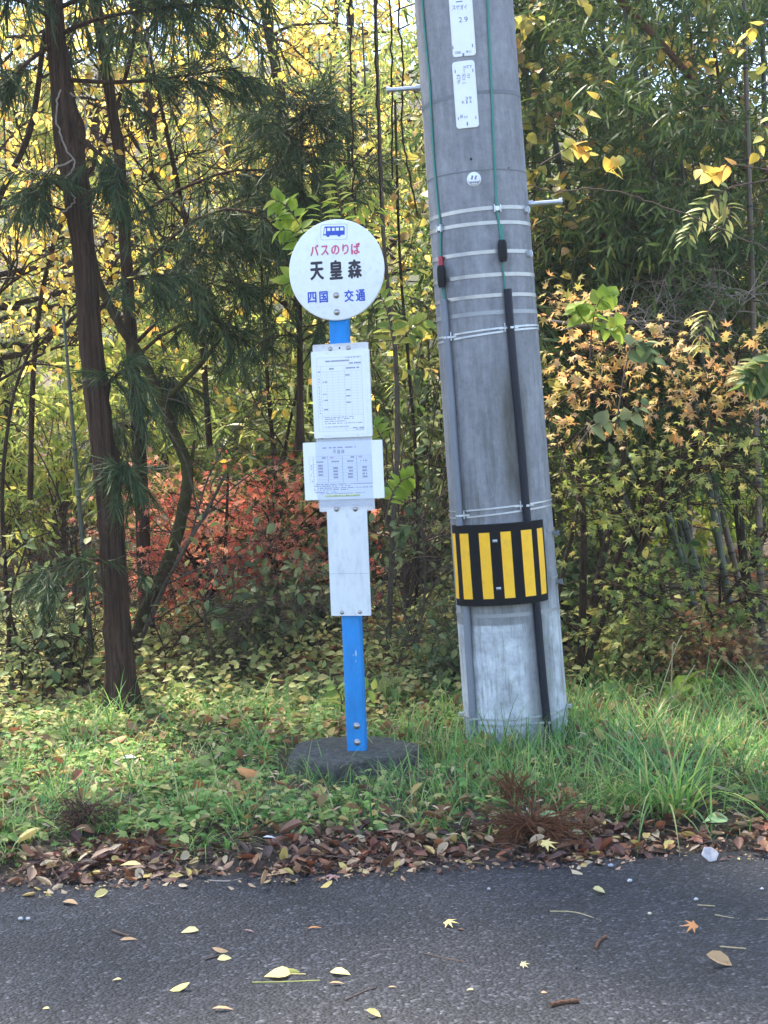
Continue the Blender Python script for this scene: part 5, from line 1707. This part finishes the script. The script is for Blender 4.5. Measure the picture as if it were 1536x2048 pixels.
for x_ in np.linspace(-2.1, 2.3, 34):
    x_ += rng.uniform(-.06, .06)
    if rng.random() < (.75 if x_ < .1 else .25):
        continue
    y_ = float(ROADE(x_)) + rng.uniform(.16, .42); n_ = int(rng.integers(14, 40)); mb_ = MB()
    q_ = rn(n_, 1) * np.array([.03, .03, 0]); a_ = rng.normal(-PI / 2, 1.3, n_)
    blades(mb_, q_, rng.uniform(.5, 1.1, n_) * rng.uniform(.16, .32), rng.uniform(.004, .009, n_), rng.uniform(.2, 1.1, n_), rng.uniform(.6, 2.0, n_), a_, K=6)
    o = mb_.build('grass_tuft', M['grass']); o.location = (x_, y_, float(gz(x_, y_)))
    tag(o, 'ordinary grass tuft leaning over the brown leaf litter at the verge edge', 'grass tuft', 'ordinary tufts along the litter')
for a_ in np.concatenate([np.linspace(PI * 1.08, PI * 1.95, 11), np.linspace(-.3, .6, 6)]):
    x_, y_ = sign.location.x - .03 + .33 * math.cos(a_), sign.location.y + .03 + .33 * math.sin(a_)
    n_ = int(rng.integers(5, 13)); mb_ = MB()
    blades(mb_, rn(n_, 1) * np.array([.03, .015, 0]), rng.uniform(.4, 1.1, n_) * rng.uniform(.10, .22), rng.uniform(.004, .007, n_), rng.uniform(.05, .8, n_), rng.uniform(.3, 1.6, n_), None, K=5)
    o = mb_.build('grass_tuft', M['grass']); o.location = (x_, y_, float(gz(x_, y_)))
    tag(o, 'little grass tuft growing against the rim of the footing slab', 'grass tuft', 'little tufts round the footing slab')
# dry stalks
mb_ = MB(); b0 = np.array(P(1290, 1500, 7.2))
for s in ([(1290, 1500), (1320, 1390), (1350, 1300), (1364, 1270)], [(1300, 1500), (1335, 1420), (1390, 1330)], [(1200, 1470), (1260, 1445), (1335, 1432)], [(1340, 1480), (1345, 1300), (1352, 1290)], [(1240, 1470), (1275, 1400), (1300, 1385)], [(1160, 1500), (1160, 1430), (1170, 1395)]):
    mb_.tube(pxpath(s, 7.2, 6) - b0, .003, 5, False)
o = mb_.build('dry_stalk', M['grass_dry']); o.location = b0; tag(o, 'pale dry stalks leaning together right of the pole', 'dry stalks')

# weeds with small leaves
wm = MB()
p = scatter(7500, (-3.2, 3.4), (5.30, 8.2), lambda x, y: (.25 + .75 * patch(x, y, 1.7, 2)) * (1 - .78 * right(x, y)) * np.clip((y - 5.36 - .12 * patch(x, y, 3.1, 5)) / .14, .06, 1))
for c in p:
    k = rng.integers(6, 13)
    a = rng.uniform(0, 2 * PI, k); h = rng.uniform(.01, .09) * rng.uniform(.4, 1, k)
    q = c + np.stack([np.cos(a) * .025, np.sin(a) * .025, h], -1) + rn(k, .01)
    leaves(wm, OVAL2 if rng.random() < .6 else MAPLE, q, np.stack([np.cos(a), np.sin(a), rng.uniform(-.3, .5, k)], -1), np.array([0, -.2, 1]) + rn(k, .35), rng.uniform(.016, .056, k) * rng.choice([.7, 1, 1.2]))
kind(tag(wm.build('weeds', M['weed']), 'small leaved light green weeds on the left of the verge', 'weeds'), 'stuff')
# ivy-like cover at the wood's edge
cm = MB()
p = scatter(16000, (-4, .9), (7.3, 10.5), lambda x, y: .35 + .65 * patch(x, y, 1.9, 1))
n = len(p); p[:, 2] += rng.uniform(.01, .22, n) * np.clip((p[:, 1] - 7.2), .25, 1)
leaves(cm, OVATE, p, rn(n, 1) * np.array([1, 1, .3]), np.array([0, -.25, 1]) + rn(n, .45), rng.uniform(.035, .065, n))
p = scatter(7000, (.6, 5), (7.6, 11), lambda x, y: .2 + .6 * patch(x, y, 1.9, 1))
n = len(p); p[:, 2] += rng.uniform(.01, .2, n)
leaves(cm, OVATE, p, rn(n, 1) * np.array([1, 1, .3]), np.array([0, -.25, 1]) + rn(n, .45), rng.uniform(.03, .06, n))
kind(tag(cm.build('ground_cover', M['cover']), 'pale yellow green creeping leaves under the trees', 'ground cover'), 'stuff')
# litter under the trees
fm = MB()
p = scatter(16000, (-7, 7), (7, 20)); n = len(p); p[:, 2] += .012
leaves(fm, BROWN, p, rn(n) * np.array([1, 1, .25]), np.array([0, 0, 1]) + rn(n, .4), rng.uniform(.05, .10, n))
p = scatter(2300, (-3.2, 3.4), (5.5, 7.6)); n = len(p); p[:, 2] += rng.uniform(.01, .06, n)
leaves(fm, BROWN, p, rn(n) * np.array([1, 1, .25]), np.array([0, -.2, 1]) + rn(n, .4), rng.uniform(.02, .075, n))
p = scatter(2600, (-3.2, 3.4), (5.45, 8.0)); n = len(p); p[:, 2] += rng.uniform(.02, .09, n)
leaves(fm, LANCE, p, rn(n) * np.array([1, 1, .35]), np.array([0, -.2, 1]) + rn(n, .5), rng.uniform(.02, .05, n), 1)
kind(tag(fm.build('forest_litter', [M['floor_litter'], M['litter_pale']]), 'brown and yellow fallen leaves under the trees', 'leaf litter'), 'stuff')
# litter heaped along the asphalt edge
lm = MB()
def strip(n, y0, y1, z1, size, m, tpl):
    x = rng.uniform(-3.4, 3.6, n)
    x = x[rng.random(n) < np.clip(.15 + 1.1 * patch(x, x * 0 + 3, 3.3, 1.3), .1, 1)]; n = len(x)
    u = np.clip(rng.normal(.5, .30, n), 0, 1)
    y = ROADE(x) + y0 + (y1 - y0) * u
    z = np.maximum(gz(x, y), 0) + rng.uniform(0, 1, n) * z1 * np.sin(np.clip(u, .05, .95) * PI) + .006
    leaves(lm, tpl, np.stack([x, y, z], -1), rn(n) * np.array([1, 1, .35]), np.array([0, -.02, 1]) + rn(n, .34), rng.uniform(size[0] * .6, size[1], n), m)


strip(2600, -.03, .42, .03, (.03, .065), 0, BROWN)
strip(2200, -.03, .40, .035, (.03, .065), 0, CURL)
strip(450, -.07, .36, .04, (.03, .06), 1, BROWN)
strip(9000, -.10, .42, .012, (.008, .022), 0, OVAL2)
strip(2500, -.12, .42, .015, (.008, .02), 1, OVAL2)
strip(700, -.03, .42, .045, (.06, .105), 0, LANCE)
strip(280, -.05, .40, .045, (.05, .09), 1, LANCE)
strip(260, -.16, .05, .004, (.03, .07), 1, CURL)
strip(420, -.10, .12, .01, (.03, .06), 0, CURL)
kind(tag(lm.build('leaf_litter', [M['litter'], M['litter_pale']]), 'brown leaf litter heaped along the asphalt edge', 'leaf litter'), 'stuff')
# twigs in the litter
tw = MB()
for k in range(160):
    x = rng.uniform(-3.2, 3.4); yy = ROADE(x) + rng.uniform(-.06, .35); a = rng.uniform(0, PI); l = rng.uniform(.06, .22)
    z = max(float(gz(x, yy)), 0) + rng.uniform(.01, .05)
    tw.tube([(x - l / 2 * math.cos(a), yy - l / 2 * math.sin(a), z), (x + rng.normal(0, .01), yy + .01, z + .01), (x + l / 2 * math.cos(a), yy + l / 2 * math.sin(a), z + rng.uniform(-.01, .02))], .0016, 4, False)
kind(tag(tw.build('twigs', M['twig']), 'fine dead twigs among the leaf litter', 'twigs'), 'stuff')
# grit on the asphalt
gr = MB()
n = 5200
x = rng.uniform(-3, 3, n); yy = rng.uniform(3.4, 5.1, n); s_ = rng.uniform(.002, .0052, n) * rng.choice([1, 1, 1, 1.5], n)
ico = np.array([(1, 0, .1), (.3, .9, 0), (-.8, .5, .1), (-.7, -.6, 0), (.4, -.9, .1), (.1, .1, .7)], float)
T0 = np.array([(i, (i + 1) % 5, 5) for i in range(5)])
rot = rng.uniform(0, 2 * PI, n); cs, sn = np.cos(rot)[:, None], np.sin(rot)[:, None]
V = np.stack([ico[None, :, 0] * cs - ico[None, :, 1] * sn * .7, ico[None, :, 0] * sn + ico[None, :, 1] * cs * .7, np.broadcast_to(ico[None, :, 2], (n, 6)) * rng.uniform(.5, 1, n)[:, None]], -1) * s_[:, None, None]
V += np.stack([x, yy, .006 * np.sin(x * .7 + yy) + .0], -1)[:, None]
gr.add(V.reshape(-1, 3), (T0[None] + (np.arange(n) * 6)[:, None, None]).reshape(-1, 3))
kind(tag(gr.build('gravel', leaf_mat('grit', [(.03, .03, .035), (.06, .06, .07), (.02, .02, .025), (.11, .11, .12), (.045, .045, .055), (.16, .16, .17)], .0, .6), smooth=False), 'pale grit on the asphalt', 'grit'), 'stuff')

# ------------------------------------------------------------------ single things on the road and verge
LC = {'yellow': (.78, .60, .22), 'pale': (.70, .58, .26), 'tan': (.55, .34, .17), 'brown': (.20, .10, .06), 'orange': (.60, .26, .09), 'pink': (.42, .24, .20), 'red': (.38, .10, .06), 'olive': (.40, .38, .10), 'mint': (.34, .46, .20), 'white': (.66, .66, .68)}
LMAT = {k: leaf_mat(k + '_fallen_leaf', [tuple(x * .85 for x in c), c, tuple(min(1, x * 1.1) for x in c)], .2, .55, .3, .35 if k in ('yellow', 'pale', 'tan') else 0) for k, c in LC.items()}


def fallen(px, py, wpx, col, tpl, label, az=None, lift=.012, tilt=.35, stem=False):
    c = np.array(G(px, py))
    D_ = c[1]
    size = wpx / (FPX / D_) * 1.05
    a = rng.uniform(-.4, .4) + (0 if rng.random() < .5 else PI) if az is None else az
    d = np.array([[math.cos(a), math.sin(a), .12]])
    mb_ = MB()
    nr = np.array([[rng.normal(0, tilt), -.25 + rng.normal(0, tilt * .6), 1]])
    leaves(mb_, tpl, -d * size * .5, d, nr, size)
    zmin = min(v[:, 2].min() for v in mb_.V)
    if stem:
        mb_.tube([tuple(-d[0] * size * .5), tuple(-d[0] * size * .8 + [0, .005, 0]), tuple(-d[0] * size * 1.25 + [0, .012, 0])], .0016, 4, False)
        zmin = min(v[:, 2].min() for v in mb_.V)
    o = mb_.build('fallen_leaf', LMAT[col])
    base = .006 * math.sin(c[0] * .7 + c[1]) if c[1] < 5.15 else float(gz(c[0], c[1])) + .045
    o.location = (c[0], c[1], base - zmin + .001)
    return tag(o, label, 'fallen leaf', 'fallen leaves on the road' if c[1] < 5.15 else 'loose leaves on the verge')


for args in (
        (1197, 1788, 28, 'pale', BROWN, 'pale yellow curled leaf on dark asphalt right below the frond clump'),
        (902, 1852, 34, 'yellow', MAPLE, 'broad yellow leaf alone in the middle of the road'),
        (922, 1859, 15, 'brown', OVATE, 'tiny brown leaf touching the broad yellow one'),
        (1380, 1863, 36, 'orange', MAPLE, 'orange star shaped maple leaf on the road'),
        (1438, 1926, 50, 'tan', BROWN, 'long tan curled leaf at the right of the road'),
        (1050, 1933, 22, 'pale', MAPLE, 'small pale yellow ragged leaf right of centre'),
        (940, 1979, 14, 'pale', OVATE, 'tiny pale leaf low in the middle'),
        (1088, 1987, 12, 'tan', OVATE, 'tiny tan leaf above the stick'),
        (361, 1984, 38, 'yellow', CURL, 'yellow cupped leaf near the bottom left of the road'),
        (552, 1956, 46, 'yellow', HEART, 'largest yellow green leaf lying with its long stalk'),
        (585, 1950, 26, 'olive', CURL, 'olive leaf standing upright by the largest yellow one'),
        (680, 1950, 42, 'pale', OVATE, 'pale flat leaf with a notch right of the largest leaf'),
        (674, 1969, 32, 'tan', LANCE, 'slim tan leaf under the pale notched one'),
        (440, 1906, 30, 'tan', CURL, 'brown tan leaf, upper of a close pair'),
        (449, 1917, 28, 'pale', OVATE, 'pale leaf, lower of a close pair'),
        (380, 1862, 34, 'pale', OVATE, 'pale yellow oval leaf on the left half of the road'),
        (498, 1864, 24, 'pink', LANCE, 'pinkish slim leaf right of the pale oval one'),
        (630, 1856, 30, 'orange', LANCE, 'rust orange slim leaf below the sign'),
        (257, 1880, 34, 'tan', LANCE, 'tan slim leaf beside a dark twig at the left'),
        (203, 1792, 28, 'yellow', BROWN, 'yellow slim leaf just off the litter at the left'),
        (204, 1772, 16, 'pale', OVATE, 'small pale leaf touching the litter edge at the left'),
        (140, 1806, 34, 'tan', OVATE, 'faded brown leaf near the left litter edge'),
        (92, 2020, 14, 'yellow', OVATE, 'tiny yellow leaf in the bottom left corner'),
        (234, 1963, 18, 'pale', OVATE, 'tiny pale leaf left of the yellow cupped one'),
        (446, 2025, 42, 'tan', LANCE, 'thin straw coloured leaf at the bottom edge'),
        (747, 2034, 30, 'yellow', BROWN, 'yellow leaf cut by the bottom edge, centre'),
        (660, 1758, 44, 'pink', MAPLE, 'pinkish leaf just in front of the litter below the sign'),
        (262, 1755, 46, 'yellow', LANCE, 'pointed yellow leaf at the litter edge, left'),
        (785, 1977, 18, 'tan', LANCE, 'tiny dark tan leaf right of the pale notched one'),
        (558, 1752, 60, 'tan', LANCE, 'long tan leaf lying along the litter edge'),
        (1095, 1665, 56, 'mint', OVATE, 'large mint green leaf lying on the litter by the frond clump'),
        (1430, 1672, 44, 'mint', HEART, 'pale mint leaf under the biggest grass tuft'),
        (495, 1577, 46, 'orange', CURL, 'rusty orange leaf lying on the weeds'),
        (235, 1511, 42, 'orange', CURL, 'orange brown leaf on the grass at the left'),
        (540, 1705, 0.1 + 26, 'white', LANCE, 'bluish white slim leaf standing in the litter'),
        (255, 1540, 40, 'white', LANCE, 'whitish dry leaf on the weeds at the left'),
        (1440, 1610, 40, 'pink', CURL, 'brown pink curled leaf held in the grass at the right'),
        (60, 1710, 50, 'yellow', BROWN, 'yellow leaf on the litter in the left corner'),
        (585, 1695, 52, 'brown', BROWN, 'large bronze leaf on the litter below the sign'),
        (1100, 1765 - 45, 40, 'yellow', MAPLE, 'yellow leaf on the litter under the frond clump')):
    fallen(*args, stem=args[4] is HEART and args[0] == 552)


def stick(pts, r, label, mat, name='stick', cat='stick'):
    c = np.array(G(*pts[0]))
    ps = [np.array(G(*p)) - c + np.array([0, 0, r]) for p in pts]
    k = smooth_path(ps, 6)
    o = MB().tube(k, r * (1 + .15 * np.sin(np.arange(len(k)) * 2.)), 7, True).build(name, mat)
    o.location = (c[0], c[1], .006 * math.sin(c[0] * .7 + c[1]) if c[1] < 5.1 else c[2] + .03)
    return tag(o, label, cat, 'sticks on the road')


BT = M['brown_bark']
stick([(1102, 2012), (1130, 2006), (1158, 2004)], .006, 'short thick brown stick at the bottom of the road', BT)
stick([(1192, 1898), (1198, 1884), (1213, 1873)], .0045, 'bent brown twig standing across the road surface, right of centre', BT)
stick([(1100, 1821), (1150, 1823), (1190, 1836), (1205, 1844)], .002, 'long thin curved straw in the upper right of the road', M['grass_dry'])
stick([(1430, 1828), (1480, 1837), (1540, 1838)], .002, 'long thin straw running out at the right edge', M['grass_dry'])
stick([(1395, 1811), (1430, 1813)], .002, 'short straw just above the long one at the right edge', M['grass_dry'])
stick([(505, 1966), (560, 1965), (640, 1962)], .002, 'green leaf stalk under the largest yellow leaf', LMAT['olive'])
stick([(690, 2000), (730, 1982), (752, 1975)], .002, 'dark fine twig below the pale notched leaf', M['twig'])
stick([(410, 1920), (430, 1914), (440, 1910)], .0025, 'dark twig end poking from the close leaf pair', M['twig'])
stick([(225, 1862), (240, 1868), (258, 1874)], .004, 'dark broken twig beside the slim tan leaf', M['twig'])
stick([(850, 1905), (890, 1914), (930, 1922)], .0022, 'dark fine twig below the broad yellow leaf', M['twig'])
stick([(415, 1761), (455, 1762), (495, 1756)], .003, 'straight grey twig at the litter edge on the left', M['vine'])
stick([(1440, 1895), (1465, 1897), (1492, 1899)], .002, 'short straw below the orange maple leaf', M['grass_dry'])


def pebble(px, py, wpx, label, mat, sq=.6):
    c = np.array(G(px, py)); r = wpx / (FPX / c[1]) / 2 * .85
    mb_ = MB()
    na, nb_ = 10, 6
    V = []
    for j in range(nb_ + 1):
        t = PI * j / nb_
        for i in range(na):
            a = 2 * PI * i / na
            k = 1 + .12 * math.sin(3 * a + px) + .10 * math.cos(2 * t + a + py)
            V.append((r * k * math.sin(t) * math.cos(a), r * .8 * k * math.sin(t) * math.sin(a), r * sq * k * math.cos(t)))
    mb_.add(V, None, [(j * na + i, j * na + (i + 1) % na, (j + 1) * na + (i + 1) % na, (j + 1) * na + i) for j in range(nb_) for i in range(na)])
    o = mb_.build('pebble', mat); o.location = (c[0], c[1], max(c[2], 0) + r * sq * .7)
    return tag(o, label, 'pebble', 'pebbles on the road')


WS = plain('white_stone', (.42, .42, .43), .7, var=.15, vscale=60)
GS = plain('grey_stone', (.30, .32, .38), .7, var=.2, vscale=60)
pebble(1259, 1764, 13, 'white pebble right of the frond clump on the asphalt', WS)
pebble(1222, 1735, 14, 'blue grey pebble at the litter edge right of the frond clump', GS)
pebble(1392, 1801, 11, 'white pebble lowest in front of the biggest tuft', WS)
pebble(1300, 1829, 10, 'cream pebble by the long curved straw', plain('cream_stone', (.6, .52, .38), .7))
pebble(1524, 1782, 9, 'white pebble close to the right edge', WS)
pebble(42, 1841, 13, 'white chip, left one of two at the left edge', WS)
pebble(56, 1839, 11, 'white chip, right one of two at the left edge', WS)
pebble(978, 1780, 8, 'small white pebble below the concrete pole', WS)
pebble(1153, 1937, 9, 'dark round pebble in the lower middle of the road', plain('black_stone', (.02, .02, .022), .6))
# pale round fungus disc by the asphalt edge
c = np.array(G(1420, 1722))
mb_ = MB().lathe([(0, .001), (.012, .002), (.022, .0005), (.028, .002), (.0285, .001), (.022, -.001), (.012, .0005), (0, 0)], 'y', 24)
mb_.V = [v * np.array([1, 1, .9]) + np.stack([.0025 * np.sin(v[:, 2] * 170), .003 * np.sin(v[:, 0] * 150 + 1), .002 * np.sin(v[:, 0] * 210)], -1) for v in mb_.V]
o = mb_.build('dried_fungus', plain('pale_fungus', (.44, .38, .37), .7, var=.25, vscale=50)); o.location = (c[0], c[1], max(c[2], 0) + .022); o.rotation_euler = (math.radians(-35), .2, .1)
tag(o, 'pale round disc like a dried fungus propped at the asphalt edge', 'fungus')

# brown dead cedar frond and the dark twig clump
def frond(px, py, dirs, n, L, label, mat, name='dead_frond', cat='dead branch', up=.25):
    c = np.array(G(px, py)); c[2] = max(float(gz(c[0], c[1])), 0) + .055
    mb_ = MB()
    for (dx_, dy_) in dirs:
        base = np.zeros((n, 3)) + rn(n, .018)
        T = walk(base, np.array([[dx_, dy_, up]]) + rn(n, .30), rng.uniform(.4, 1, n) * L, 5, .22, -.16)
        T[:, :, 2] = np.maximum(T[:, :, 2], -.02)
        V, Q = tubes(T, np.full(T.shape[:2], .0016), 3); mb_.add(V, None, Q)
        ti = np.repeat(np.arange(n), 26)
        p_, d_ = along(T, ti, rng.uniform(.1, 1, len(ti)))
        leaves(mb_, NEEDLE, p_, d_ + rn(len(ti), .45), rn(len(ti)), rng.uniform(.012, .024, len(ti)))
    o = mb_.build(name, mat); o.location = c
    return tag(o, label, cat, 'dead plant clumps in the litter')


frond(1065, 1690, [(1, -.12), (1, -.25), (.7, -.4), (-.6, -.15), (-.2, .4)], 60, .27, 'reddish brown dead cedar frond lying over the litter right of centre', M['cedar_brown'], up=.05)
frond(1030, 1625, [(.1, .3), (-.3, .1)], 26, .13, 'rusty upright tuft of dead cedar behind the frond', M['cedar_brown'], up=.8)
frond(165, 1670, [(-.5, .2), (.5, .1), (0, -.3)], 34, .15, 'dark brown withered clump in the litter at the left', leaf_mat('withered', [(.06, .03, .025), (.10, .05, .04), (.14, .07, .05)], .1, .8, .2), up=.5)

bpy.data.objects.remove(_to)
bpy.data.curves.remove(_tc)
